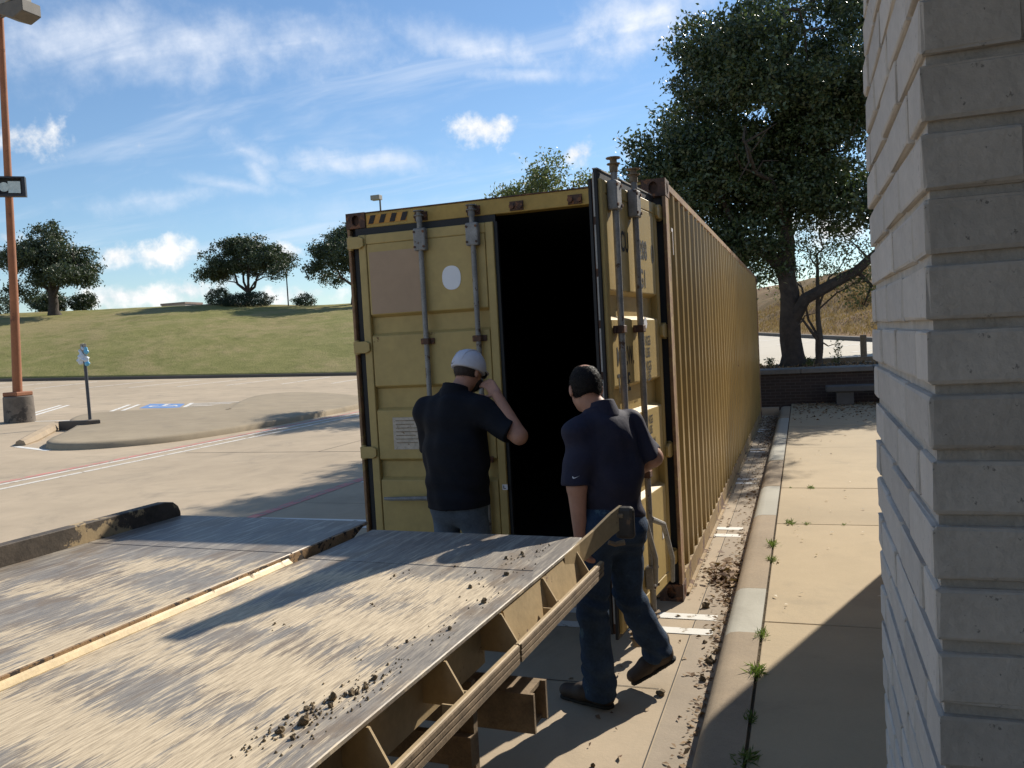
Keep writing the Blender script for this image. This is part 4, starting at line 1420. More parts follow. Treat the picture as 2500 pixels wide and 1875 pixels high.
# ------------------------------------------------------------------ people: one continuous surface each, grown from a distance field
class Field:
    def __init__(s, lo, hi, h):
        s.lo = np.array(lo, np.float32)
        s.h = h
        s.n = np.ceil((np.array(hi) - s.lo) / h).astype(int) + 1
        s.ax = [(s.lo[i] + h * np.arange(s.n[i])).astype(np.float32) for i in range(3)]
        s.D = np.full(tuple(s.n), 0.25, np.float32)

    def sub(s, lo, hi, pad):
        sl = []
        for i in range(3):
            a = int(max(0, math.floor((lo[i] - pad - s.lo[i]) / s.h)))
            b = int(min(s.n[i], math.ceil((hi[i] + pad - s.lo[i]) / s.h) + 1))
            if b <= a:
                return None, None
            sl.append(slice(a, b))
        G = np.meshgrid(s.ax[0][sl[0]], s.ax[1][sl[1]], s.ax[2][sl[2]], indexing='ij')
        return tuple(sl), np.stack(G, -1)

    def blend(s, sl, d, k, mode='union'):
        A = s.D[sl]
        if mode == 'union':
            if k <= 0:
                s.D[sl] = np.minimum(A, d)
            else:
                h = np.clip(0.5 + 0.5 * (A - d) / k, 0, 1)
                s.D[sl] = A * (1 - h) + d * h - k * h * (1 - h)
        else:
            s.D[sl] = np.maximum(A, -d)

    def cone(s, a, b, ra, rb, k=0.02, cut=None, mode='union', wdir=None, flat=1.0):
        """tapered limb; wdir/flat: squeeze the thickness along wdir by flat; cut=(point, dir): flat end"""
        a, b = np.array(a, np.float32), np.array(b, np.float32)
        r = max(ra, rb)
        sl, P = s.sub(np.minimum(a, b), np.maximum(a, b), r * max(1, 1 / flat) + k + 0.03)
        if sl is None:
            return s
        ba = b - a
        h = np.clip(((P - a) @ ba) / max(1e-9, float(ba @ ba)), 0, 1)
        q = P - a - h[..., None] * ba
        if wdir is not None:
            w = np.array(wdir, np.float32)
            w = w / np.linalg.norm(w)
            c = q @ w
            q = q + (c * (1 / flat - 1))[..., None] * w
        d = np.linalg.norm(q, axis=-1) - (ra + (rb - ra) * h)
        if flat < 1:
            d = d * (0.5 + 0.5 * flat)
        if cut is not None:
            c0, cd = np.array(cut[0], np.float32), np.array(cut[1], np.float32)
            d = np.maximum(d, (P - c0) @ (cd / np.linalg.norm(cd)))
        s.blend(sl, d, k, mode)
        return s

    def ell(s, c, rr, axes=None, k=0.02, mode='union', cut=None):
        c = np.array(c, np.float32)
        R_ = np.eye(3, dtype=np.float32) if axes is None else np.array(axes, np.float32)
        r = max(rr)
        sl, P = s.sub(c, c, r + k + 0.03)
        if sl is None:
            return s
        q = (P - c) @ R_.T
        rr = np.array(rr, np.float32)
        k0 = np.linalg.norm(q / rr, axis=-1)
        k1 = np.linalg.norm(q / (rr * rr), axis=-1) + 1e-9
        d = k0 * (k0 - 1) / k1
        if cut is not None:
            for c0, cd in cut:
                c0, cd = np.array(c0, np.float32), np.array(cd, np.float32)
                d = np.maximum(d, (P - c0) @ (cd / np.linalg.norm(cd)))
        s.blend(sl, d, k, mode)
        return s

    def clip(s, c0, cd):
        G = np.meshgrid(*s.ax, indexing='ij')
        cd = np.array(cd, float)
        cd /= np.linalg.norm(cd)
        d = sum((G[i] - c0[i]) * cd[i] for i in range(3))
        s.D = np.maximum(s.D, d.astype(np.float32))
        return s

    def wrinkle(s, fn):
        G = np.meshgrid(*s.ax, indexing='ij')
        m = np.abs(s.D) < 0.04
        s.D[m] += fn(G[0][m], G[1][m], G[2][m]).astype(np.float32)
        return s

    def mesh(s, name, material, smooth_it=1):
        D = s.D
        sg = D < 0
        n = D.shape
        c = sg[:-1, :-1, :-1].astype(np.int8)
        tot = np.zeros(c.shape, np.int8)
        offs = [(i, j, k) for i in (0, 1) for j in (0, 1) for k in (0, 1)]
        for i, j, k in offs:
            tot += sg[i:n[0] - 1 + i, j:n[1] - 1 + j, k:n[2] - 1 + k]
        act = (tot > 0) & (tot < 8)
        idx = np.argwhere(act)
        vid = np.full(c.shape, -1, np.int32)
        vid[act] = np.arange(len(idx))
        val = {o: D[idx[:, 0] + o[0], idx[:, 1] + o[1], idx[:, 2] + o[2]] for o in offs}
        acc = np.zeros((len(idx), 3))
        cnt = np.zeros(len(idx))
        for o in offs:
            for ax in range(3):
                if o[ax] == 0:
                    p = list(o)
                    p[ax] = 1
                    p = tuple(p)
                    a, b = val[o], val[p]
                    x = (a < 0) != (b < 0)
                    t = np.where(x, a / np.where(x, a - b, 1), 0)
                    pt = np.array(o, float)[None, :] + np.zeros((len(idx), 3))
                    pt[:, ax] += t
                    acc[x] += pt[x]
                    cnt[x] += 1
        V = (idx + acc / np.maximum(cnt, 1)[:, None]) * s.h + s.lo
        faces = []
        for ax in range(3):
            u, v = (ax + 1) % 3, (ax + 2) % 3
            sl0 = [slice(None)] * 3
            sl1 = [slice(None)] * 3
            sl0[ax], sl1[ax] = slice(0, -1), slice(1, None)
            a, b = sg[tuple(sl0)], sg[tuple(sl1)]
            E_ = np.argwhere(a != b)
            ok = (E_[:, u] > 0) & (E_[:, v] > 0) & (E_[:, u] < n[u] - 1) & (E_[:, v] < n[v] - 1)
            E_ = E_[ok]
            fl_ = a[E_[:, 0], E_[:, 1], E_[:, 2]]

            def cell(du, dv):
                q = E_.copy()
                q[:, u] += du
                q[:, v] += dv
                return vid[q[:, 0], q[:, 1], q[:, 2]]
            Q = np.stack([cell(-1, -1), cell(0, -1), cell(0, 0), cell(-1, 0)], -1)
            Q[~fl_] = Q[~fl_][:, ::-1]
            faces.append(Q)
        Fq = np.concatenate(faces)
        Fq = Fq[(Fq >= 0).all(1)]
        for _ in range(smooth_it):
            S = np.zeros_like(V)
            C = np.zeros(len(V))
            for a in range(4):
                b = (a + 1) % 4
                np.add.at(S, Fq[:, a], V[Fq[:, b]])
                np.add.at(S, Fq[:, b], V[Fq[:, a]])
                np.add.at(C, Fq[:, a], 1)
                np.add.at(C, Fq[:, b], 1)
            V = V * 0.5 + 0.5 * S / np.maximum(C, 1)[:, None]
        return np_mesh(name, V, Fq, material, True)


def nrm(v):
    v = np.array(v, float)
    return v / np.linalg.norm(v)


def head_axes(fwd, tilt=0.0):
    f = nrm(fwd)
    up = nrm(np.array([0, 0, 1.0]) - f * f[2])
    r = np.cross(f, up)
    return f, r, up


def add_head(F, c, f, r, u, neck):
    c = np.array(c, float)
    ax = [r, f, u]
    F.cone(neck, c - u * 0.06 - f * 0.025, 0.068, 0.058, 0.03)
    F.ell(c + u * 0.022 - f * 0.012, (0.076, 0.097, 0.098), ax, 0.02)
    F.ell(c - u * 0.045 + f * 0.028, (0.060, 0.070, 0.066), ax, 0.03)
    F.ell(c - u * 0.092 + f * 0.062, (0.030, 0.026, 0.022), ax, 0.025)
    F.cone(c + f * 0.088 + u * 0.008, c + f * 0.112 - u * 0.030, 0.009, 0.015, 0.012)
    F.ell(c + f * 0.088 - u * 0.062, (0.026, 0.010, 0.009), ax, 0.008)
    F.ell(c + f * 0.082 + u * 0.030, (0.055, 0.014, 0.010), ax, 0.015)
    for s_ in (-1, 1):
        F.ell(c + f * 0.098 + r * s_ * 0.031 + u * 0.006, (0.015, 0.012, 0.010), ax, 0, 'cut')
        F.ell(c + f * 0.084 + r * s_ * 0.031 + u * 0.006, (0.012, 0.012, 0.012), ax, 0.003)
        F.ell(c + r * s_ * 0.079 - f * 0.012 - u * 0.008, (0.010, 0.019, 0.032), ax, 0.008)


def add_hand(F, wrist, d, palm_n, thumb, curl=0.4, size=1.0):
    """palm and five fingers; d: towards the fingers, palm_n: palm side, thumb: side of the thumb"""
    d, palm_n = nrm(d), nrm(palm_n)
    thumb = nrm(np.array(thumb) - d * np.dot(thumb, d))
    w = np.array(wrist, float)
    for o_ in (-0.026, -0.009, 0.009, 0.026):
        F.cone(w + d * 0.012 + thumb * o_ * 0.8, w + d * 0.082 * size + thumb * o_, 0.016, 0.0125, 0.008)
    for o_, L in ((0.031, 0.070), (0.011, 0.080), (-0.010, 0.074), (-0.029, 0.058)):
        p = w + d * 0.085 * size + thumb * o_
        ang = 0.25 + curl * 0.4
        for seg in (0.45, 0.32, 0.25):
            dd = d * math.cos(ang) + palm_n * math.sin(ang)
            q = p + dd * L * seg * size
            F.cone(p, q, 0.0098, 0.0088, 0.003)
            p = q
            ang += curl
    p = w + d * 0.022 + thumb * 0.030
    for dd, L in ((d * 0.55 + thumb * 0.75 + palm_n * 0.35, 0.045), (d * 0.85 + thumb * 0.25 + palm_n * 0.5, 0.034), (d * 0.9 + palm_n * 0.6, 0.026)):
        q = p + nrm(dd) * L * size
        F.cone(p, q, 0.0125, 0.0105, 0.004)
        p = q


def project_patch(name, target, pts, c, uax, vax, dirn, material, parent, lift=0.002):
    """small flat emblem laid on a curved surface"""
    bvh = BVHTree.FromPolygons([v.co for v in target.data.vertices], [tuple(p.vertices) for p in target.data.polygons])
    c, uax, vax, dirn = Vector(c), Vector(uax), Vector(vax), Vector(dirn).normalized()
    vs = []
    for a, b in pts:
        o = c + uax * a + vax * b - dirn * 0.3
        hit = bvh.ray_cast(o, dirn)
        p = hit[0] if hit[0] is not None else c + uax * a + vax * b
        vs.append(p - dirn * lift)
    mb = MB()
    n = len(vs) // 2
    mb.add(vs, [(k, k + 1, 2 * n - 2 - k, 2 * n - 1 - k) for k in range(n - 1)])
    return link(name, mb.mesh(name, material), parent)


def tick_shape(w):
    """curved tick: short rise on one side, long tail sweeping up on the other; lower edge then upper edge back"""
    low = [(-0.50, 0.10), (-0.47, -0.10), (-0.36, -0.21), (-0.22, -0.20), (0.0, -0.12), (0.25, 0.02), (0.5, 0.16)]
    up = [(0.5, 0.17), (0.25, 0.045), (0.0, -0.04), (-0.18, -0.08), (-0.30, -0.07), (-0.36, -0.01), (-0.42, 0.12)]
    return [(a * w, b * w) for a, b in low + up]


def folds(seed, amp):
    r = np.random.default_rng(seed)
    ws = [(r.normal(0, 14), r.normal(0, 14), r.normal(0, 26), r.uniform(0, 6)) for _ in range(6)]

    def fn(x, y, z):
        t = 0
        for a, b, c, p in ws:
            t = t + np.sin(a * x + b * y + c * z + p + 1.3 * np.sin(9 * z + p) + 0.8 * np.sin(11 * x - 7 * y))
        return amp * t / 3
    return fn


H_ = 0.0068


def boots(root, feet, material='boot_leather'):
    for heel, toe, ank in feet:
        heel, toe, ank = (np.array(v, float) for v in (heel, toe, ank))
        d = nrm(toe - heel)
        sd_ = nrm(np.cross(d, [0, 0, 1]))
        up = np.cross(sd_, d)
        lo = np.minimum(np.minimum(heel, toe), ank) - 0.12
        hi = np.maximum(np.maximum(heel, toe), ank) + 0.16
        F = Field(lo, hi, 0.0065)
        L = np.linalg.norm(toe - heel)
        F.cone(heel + d * 0.045 + up * 0.055, heel + d * L * 0.55 + up * 0.052, 0.046, 0.048, 0.02, wdir=up, flat=1.0)
        F.cone(heel + d * L * 0.55 + up * 0.046, toe - d * 0.045 + up * 0.040, 0.050, 0.042, 0.02, wdir=up, flat=0.85)
        F.cone(heel + d * 0.060 + up * 0.065, ank + np.array([0, 0, 0.08]), 0.052, 0.056, 0.03)
        F.clip(heel + up * 0.014, -up)
        bo_ = link('boot', F.mesh('boot', material), root)
        F = Field(lo, hi, 0.0065)
        F.cone(heel + d * 0.042, heel + d * L * 0.5, 0.041, 0.043, 0.01)
        F.cone(heel + d * L * 0.5, toe - d * 0.045, 0.046, 0.040, 0.01)
        F.clip(heel + up * 0.018, up)
        F.clip(heel - up * 0.0, -up)
        link('sole', F.mesh('sole', 'sole'), bo_)


def build_left_man():
    root = empty('person', (1.19, -0.90, 0))
    tag(root, 'person in white mesh cap and black polo raising a hand to sunglasses', 'person')
    f, r, u = head_axes((0.30, 0.90, -0.28))
    hc = np.array([0.085, 0.085, 1.675])
    neck = (0.02, -0.01, 1.52)
    tf = nrm((0.22, 0.97, 0))
    tr_ = nrm((0.97, -0.22, 0))
    shR, elR, wrR = (0.200, -0.035, 1.445), (0.455, -0.085, 1.285), (0.300, -0.015, 1.535)
    shL, elL, wrL = (-0.195, 0.045, 1.440), (-0.225, 0.130, 1.160), (-0.07, 0.305, 1.130)
    hips = ((-0.095, 0.02, 0.93), (0.095, -0.02, 0.93))
    knees = ((-0.115, 0.05, 0.50), (0.115, 0.02, 0.50))
    ankles = ((-0.125, 0.0, 0.10), (0.125, -0.03, 0.10))
    F = Field((-0.36, -0.22, -0.0), (0.58, 0.50, 1.86), H_)
    add_head(F, hc, f, r, u, neck)
    F.cone((0, 0, 0.98), (0, 0, 1.20), 0.170, 0.165, 0.05, wdir=tf, flat=0.72)
    F.cone((0, 0, 1.22), (0, 0, 1.40), 0.165, 0.160, 0.05, wdir=tf, flat=0.70)
    F.cone(shL, shR, 0.072, 0.072, 0.06)
    for a, b, c in ((shR, elR, wrR), (shL, elL, wrL)):
        F.cone(a, b, 0.062, 0.051, 0.03)
        F.cone(b, c, 0.052, 0.031, 0.015)
    add_hand(F, wrR, (-0.115, 0.075, 0.125), (-0.55, 0.5, -0.45), (-0.3, -0.2, -0.6), 0.42)
    add_hand(F, wrL, (0.6, 0.5, -0.2), (0.3, -0.6, -0.4), (0.2, 0.3, 0.8), 0.5)
    for h, k, a in zip(hips, knees, ankles):
        F.cone(h, k, 0.085, 0.058, 0.04)
        F.cone(k, a, 0.058, 0.040, 0.02)
        F.cone((a[0], a[1], 0.075), (a[0], a[1] + 0.10, 0.04), 0.030, 0.02, 0.01)
    link('body', F.mesh('body', 'skin'), root)
    # polo
    F = Field((-0.40, -0.26, 0.74), (0.56, 0.40, 1.70), H_)
    F.cone((0.0, 0.0, 0.74), (0, 0, 1.15), 0.218, 0.200, 0.05, wdir=tf, flat=0.82)
    F.cone((0.0, 0.0, 1.15), (0, 0, 1.37), 0.212, 0.212, 0.06, wdir=tf, flat=0.72)
    F.cone(shL, shR, 0.085, 0.085, 0.07)
    F.cone((0.015, -0.01, 1.46), (0.02, -0.005, 1.56), 0.105, 0.080, 0.05)
    for a, b, t in ((shR, elR, 0.82), (shL, elL, 0.92)):
        a, b = np.array(a), np.array(b)
        e = a + (b - a) * t
        F.cone(a, b, 0.082, 0.082, 0.04, cut=(e, b - a))
    F.wrinkle(folds(3, 0.0085))
    F.clip((0, 0, 0.842), (0.03, 0, -1))
    F.clip((0.01, 0, 1.575), (0.15, 0.35, 1))
    sh = link('polo_shirt', F.mesh('polo_shirt', 'black_cloth'), root)
    F = Field((-0.15, -0.16, 1.44), (0.18, 0.16, 1.68), 0.006)
    F.cone((0.012, -0.015, 1.50), (0.026, 0.0, 1.60), 0.100, 0.083, 0.0, cut=((0.02, -0.01, 1.605), (0.15, 0.30, 1)))
    F.clip((0, 0, 1.515), (0, -0.2, -1))
    link('collar', F.mesh('collar', 'black_cloth'), sh)
    # jeans
    F = Field((-0.30, -0.22, 0.03), (0.30, 0.24, 1.08), H_)
    F.cone((0, 0, 0.88), (0, 0, 0.98), 0.172, 0.150, 0.05, wdir=tf, flat=0.74)
    F.cone((-0.08, -0.02, 0.84), (0.06, -0.04, 0.84), 0.092, 0.092, 0.05)
    for h, k, a in zip(hips, knees, ankles):
        F.cone(h, k, 0.094, 0.080, 0.05)
        F.cone(k, (a[0], a[1], 0.04), 0.080, 0.080, 0.03)
    F.wrinkle(folds(5, 0.004))
    F.clip((0, 0, 0.04), (0, 0, -1))
    je = link('jeans', F.mesh('jeans', 'denim_pale'), root)
    boots(root, [((-0.13, -0.07, 0), (-0.15, 0.21, 0), ankles[0]), ((0.12, -0.10, 0), (0.15, 0.18, 0), ankles[1])])
    # hair below the cap, cap with brim, sunglasses, beard
    F = Field(hc - 0.16, hc + 0.16, 0.005)
    F.ell(hc + u * 0.018 - f * 0.014, (0.0795, 0.100, 0.098), [r, f, u], 0, cut=[(hc + u * 0.03, u), (hc - u * 0.040, -u), (hc + f * 0.012, f)])
    strands(link('hair', F.mesh('hair', 'hair_brown'), root), 2500, 0.010, 'hair_brown', (0, 0, -0.9), 1)
    F = Field(hc - 0.16, hc + 0.16, 0.005)
    F.ell(hc - u * 0.055 + f * 0.040, (0.064, 0.070, 0.062), [r, f, u], 0.01, cut=[(hc - u * 0.03, u), (hc + f * 0.01, -f)])
    strands(link('beard', F.mesh('beard', 'hair_brown'), root), 1500, 0.010, 'hair_brown', (0, 0, -0.7), 2)
    cu3 = nrm(u + f * 0.10)
    cf3 = nrm(f - u * 0.10)
    F = Field(hc - 0.26, hc + 0.26, 0.006)
    F.ell(hc + u * 0.030 - f * 0.008, (0.102, 0.124, 0.116), [r, cf3, cu3], 0, cut=[(hc + u * 0.004 - f * 0.0, -cu3)])
    F.ell(hc + u * 0.022 + f * 0.095, (0.074, 0.062, 0.010), [r, nrm(f - u * 0.25), nrm(u + f * 0.25)], 0.006)
    cap = link('cap', F.mesh('cap', 'cap_white'), root)
    for sgn in (-1, 1):
        mb = MB()
        pts = []
        for k in range(11):
            t = math.pi * k / 10
            base = hc + u * 0.030 - f * 0.008
            q = base + r * sgn * (0.030 + 0.012 * math.sin(t)) + cf3 * math.cos(t) * 0.1170 + cu3 * math.sin(t) * 0.1090
            pts.append(Vector(q))
        mb.tube(pts, 0.0035, 6)
        mb.obj('seam', 'cap_white', cap, smooth=True)
    bk = -f
    tl = hc + bk * 0.2 - r * 0.030 + u * 0.035
    project_patch('tick_emblem', cap, tick_shape(0.046), tl, Vector(r), Vector(u), Vector(f), 'logo_navy', cap)
    mb = MB()
    gl = hc + f * 0.108 + u * 0.006
    for s_ in (-1, 1):
        c_ = gl + r * s_ * 0.034
        mb.tube([Vector(c_ - f * 0.004), Vector(c_ + f * 0.004)], 0.026, 12)
        mb.tube([Vector(gl + r * s_ * 0.06), Vector(hc + f * 0.06 + r * s_ * 0.084 + u * 0.010), Vector(hc - f * 0.012 + r * s_ * 0.086 + u * 0.012)], 0.0045, 6)
    mb.tube([Vector(gl - r * 0.012 + u * 0.006), Vector(gl + r * 0.012 + u * 0.006)], 0.004, 6)
    mb.obj('sunglasses', 'black_metal', root, smooth=True)


def build_right_man():
    root = empty('person', (2.32, -1.60, 0))
    tag(root, 'bareheaded person in navy polo and jeans walking past the trailer tail', 'person')
    f, r, u = head_axes((-0.50, 0.84, -0.14))
    hc = np.array([-0.098, 0.005, 1.597])
    neck = (-0.012, -0.012, 1.46)
    tf = nrm((-0.60, 0.80, 0))
    shL, elL, wrL = (-0.108, -0.115, 1.390), (-0.120, -0.175, 1.125), (-0.120, -0.165, 0.880)
    shR, elR, wrR = (0.100, 0.090, 1.385), (0.208, 0.130, 1.225), (0.060, 0.290, 1.105)
    hipL, kneeL, ankL = (-0.055, -0.060, 0.92), (-0.095, -0.085, 0.50), (-0.070, -0.105, 0.09)
    hipR, kneeR, ankR = (0.060, 0.050, 0.92), (0.055, 0.095, 0.52), (0.185, 0.180, 0.175)
    F = Field((-0.40, -0.32, 0.0), (0.40, 0.44, 1.74), H_)
    add_head(F, hc, f, r, u, neck)
    F.cone((0, 0, 0.97), (0, 0, 1.18), 0.140, 0.135, 0.05, wdir=tf, flat=0.74)
    F.cone((0, 0, 1.20), (-0.0, 0, 1.32), 0.135, 0.130, 0.05, wdir=tf, flat=0.72)
    F.cone(shL, shR, 0.058, 0.058, 0.05)
    for a, b, c in ((shR, elR, wrR), (shL, elL, wrL)):
        F.cone(a, b, 0.060, 0.050, 0.03)
        F.cone(b, c, 0.049, 0.030, 0.015)
    add_hand(F, wrL, (0.10, 0.12, -1), (0.75, 0.5, 0.1), (-0.55, 0.75, 0), 0.35)
    add_hand(F, wrR, (-0.8, 0.35, -0.1), (-0.3, -0.8, 0), (0.1, 0.2, 0.9), 0.5)
    for h, k, a in ((hipL, kneeL, ankL), (hipR, kneeR, ankR)):
        F.cone(h, k, 0.085, 0.056, 0.04)
        F.cone(k, a, 0.056, 0.040, 0.02)
    F.cone((ankL[0], ankL[1], 0.075), (-0.17, -0.07, 0.04), 0.030, 0.020, 0.01)
    F.cone(ankR, (0.12, 0.16, 0.07), 0.030, 0.020, 0.01)
    link('body', F.mesh('body', 'skin'), root)
    # polo
    F = Field((-0.40, -0.34, 0.84), (0.40, 0.34, 1.62), H_)
    F.cone((0.01, 0.01, 0.97), (0.01, 0, 1.16), 0.158, 0.158, 0.05, wdir=tf, flat=0.84)
    F.cone((0.01, 0.0, 1.16), (-0.0, 0, 1.32), 0.160, 0.156, 0.06, wdir=tf, flat=0.82)
    F.cone(shL, shR, 0.074, 0.074, 0.07)
    F.cone((-0.01, -0.01, 1.40), (-0.015, -0.012, 1.49), 0.105, 0.076, 0.05)
    for a, b, t, rr in ((shL, elL, 0.99, 0.078), (shR, elR, 0.95, 0.070)):
        a, b = np.array(a), np.array(b)
        F.cone(a, b, 0.072, rr, 0.04, cut=(a + (b - a) * t, b - a + np.array([0, 0, -0.05])))
    F.wrinkle(folds(8, 0.0085))

    def pleats(x, y, z):
        a = (x * 0.75 + y * 0.65)
        w = np.exp(-((z - 1.33) / 0.10) ** 2) * np.clip(a * 8, 0, 1)
        w2 = np.exp(-((z - 0.96) / 0.07) ** 2) * np.clip(a * 6, 0, 1)
        return 0.012 * np.sin(60 * a + 14 * z) * w + 0.013 * np.sin(42 * z + 20 * a) * w2
    F.wrinkle(pleats)
    F.clip((0, 0, 0.925), (-0.25, 0.1, -1))
    F.clip((0, 0, 1.50), (-0.25, 0.25, 1))
    sh = link('polo_shirt', F.mesh('polo_shirt', 'navy_cloth'), root)
    F = Field((-0.17, -0.17, 1.38), (0.15, 0.15, 1.60), 0.006)
    F.cone((-0.010, -0.012, 1.43), (-0.028, -0.006, 1.52), 0.098, 0.078, 0.0, cut=((-0.02, -0.01, 1.522), (-0.30, 0.26, 1)))
    F.clip((0, 0, 1.440), (0.1, -0.2, -1))
    link('collar', F.mesh('collar', 'navy_cloth'), sh)
    project_patch('tick_emblem', sh, tick_shape(0.034), (-0.150, -0.6, 1.185), (0.95, -0.1, 0), (0, 0, 1), (0.12, 1, 0), 'logo_white', sh)
    # jeans
    F = Field((-0.36, -0.32, 0.03), (0.40, 0.40, 1.06), H_)
    F.cone((0, 0, 0.92), (0, 0, 0.99), 0.152, 0.146, 0.05, wdir=tf, flat=0.80)
    bs = -tf * 0.055
    F.cone(np.array(hipL) + bs - np.array([0, 0, 0.04]), np.array(hipR) + bs - np.array([0, 0, 0.04]), 0.088, 0.088, 0.05)
    F.cone(hipL, kneeL, 0.100, 0.076, 0.05)
    F.cone(kneeL, (ankL[0], ankL[1], 0.04), 0.076, 0.084, 0.03, cut=((0, 0, 0.045), (0, 0, -1)))
    F.cone(hipR, kneeR, 0.100, 0.077, 0.05)
    F.cone(kneeR, ankR, 0.076, 0.078, 0.03, cut=(ankR, np.array(ankR) - np.array(kneeR)))

    def creases(x, y, z):
        return 0.0062 * np.sin(70 * z + 16 * x - 10 * y + 2 * np.sin(18 * x + 13 * z)) * (np.exp(-((z - 0.5) / 0.09) ** 2) + np.exp(-((z - 0.16) / 0.10) ** 2) + 0.6 * np.exp(-((z - 0.80) / 0.08) ** 2))
    F.wrinkle(folds(21, 0.0045))
    F.wrinkle(creases)
    link('jeans', F.mesh('jeans', 'denim'), root)
    mb = MB()
    ring = [Vector((math.cos(t) * tf[1] * 0.150 - math.sin(t) * tf[0] * -0.125, -math.cos(t) * tf[0] * 0.150 + math.sin(t) * tf[1] * 0.125, 0.975)) for t in [2 * math.pi * k / 24 for k in range(25)]]
    mb.tube(ring, 0.016, 6, caps=False)
    mb.obj('belt', 'belt', root, smooth=True)
    boots(root, [((-0.0, -0.125, 0), (-0.305, -0.030, 0), ankL), ((0.272, 0.212, 0.150), (0.035, 0.135, 0.012), ankR)])
    # cropped hair, thin on the crown
    F = Field(hc - 0.16, hc + 0.16, 0.005)
    F.ell(hc + u * 0.020 - f * 0.014, (0.0815, 0.103, 0.104), [r, f, u], 0, cut=[(hc - u * 0.052 - f * 0.05, -u - f * 0.5), (hc + f * 0.058, f - u * 0.25), (hc - u * 0.035, -u + f * 0.55)])
    F.ell(hc + u * 0.122 - f * 0.030, (0.040, 0.050, 0.022), [r, f, u], 0, 'cut')
    F.wrinkle(lambda x, y, z: 0.0012 * np.sin(300 * x + 60 * z) * np.sin(280 * y + 90 * z))
    strands(link('hair', F.mesh('hair', 'hair_dark', 0), root), 7000, 0.010, 'hair_dark', tuple(-u * 0.6 - f * 0.3), 3)


def strands(hair, n, length, material, down, seed):
    """short cropped hair standing off the hair mass"""
    r = np.random.default_rng(seed)
    me = hair.data
    nv = len(me.vertices)
    co = np.empty(nv * 3, np.float32)
    no = np.empty(nv * 3, np.float32)
    me.vertices.foreach_get('co', co)
    me.vertices.foreach_get('normal', no)
    co, no = co.reshape(-1, 3), no.reshape(-1, 3)
    i = r.integers(0, nv, n)
    d = no[i] * 0.55 + np.array(down, float) + r.normal(0, 0.35, (n, 3))
    d /= np.linalg.norm(d, axis=1)[:, None]
    w = np.cross(d, r.normal(size=(n, 3)))
    w /= np.linalg.norm(w, axis=1)[:, None]
    p = co[i] + r.normal(0, 0.002, (n, 3)) - no[i] * 0.002
    L = length * r.uniform(0.5, 1.3, n)[:, None]
    V = np.stack([p - w * 0.0011, p + w * 0.0011, p + d * L], 1).reshape(-1, 3)
    o = link('hair_strands', np_mesh('hair_strands', V, np.arange(n * 3).reshape(-1, 3), material), hair)
    tag(o, kind='stuff')


build_left_man()
build_right_man()

# ------------------------------------------------------------------ trees and shrubs
def leaves_mesh(name, C, size, material, rng, up_bias=0.3, aspect=0.5):
    """one bent leaf (two quads' worth of triangles) at every point of C"""
    n = len(C)
    d = rng.normal(size=(n, 3))
    d[:, 2] -= up_bias
    d /= np.linalg.norm(d, axis=1)[:, None]
    a = rng.normal(size=(n, 3))
    a[:, 2] *= 0.6
    w = np.cross(d, a)
    w /= np.linalg.norm(w, axis=1)[:, None] + 1e-9
    nn = np.cross(d, w)
    L = size * rng.uniform(0.65, 1.25, n)[:, None]
    W = L * aspect * 0.5
    b = C
    t = C + d * L
    m = C + d * L * 0.45
    V = np.stack([b, m + w * W + nn * W * 0.35, t, m - w * W + nn * W * 0.35], 1).reshape(-1, 3)
    F = np.arange(n * 4).reshape(-1, 4)
    return np_mesh(name, V, F, material)


def crown_points(rng, lobes, n, clump, per, shell=0.55, gaps=None):
    """clumps spread through overlapping ellipsoid lobes, denser towards the outside"""
    vol = np.array([l[1][0] * l[1][1] * l[1][2] for l in lobes])
    pick = rng.choice(len(lobes), n // per, p=vol / vol.sum())
    cs = np.array([lobes[i][0] for i in pick], float)
    rs = np.array([lobes[i][1] for i in pick], float)
    v = rng.normal(size=(len(pick), 3))
    v /= np.linalg.norm(v, axis=1)[:, None]
    r = rng.uniform(0, 1, len(pick)) ** (1 / 3)
    r = shell + (1 - shell) * r
    r *= 1 + 0.10 * np.sin(v[:, 0] * 7 + v[:, 2] * 5) + 0.07 * np.sin(v[:, 1] * 13 - v[:, 2] * 9)
    c = cs + v * rs * r[:, None]
    pts = c[:, None, :] + rng.normal(size=(len(pick), per, 3)) * np.array([clump, clump, clump * 0.7]) * rng.uniform(0.5, 1.3, (len(pick), 1, 1))
    return c, pts.reshape(-1, 3)


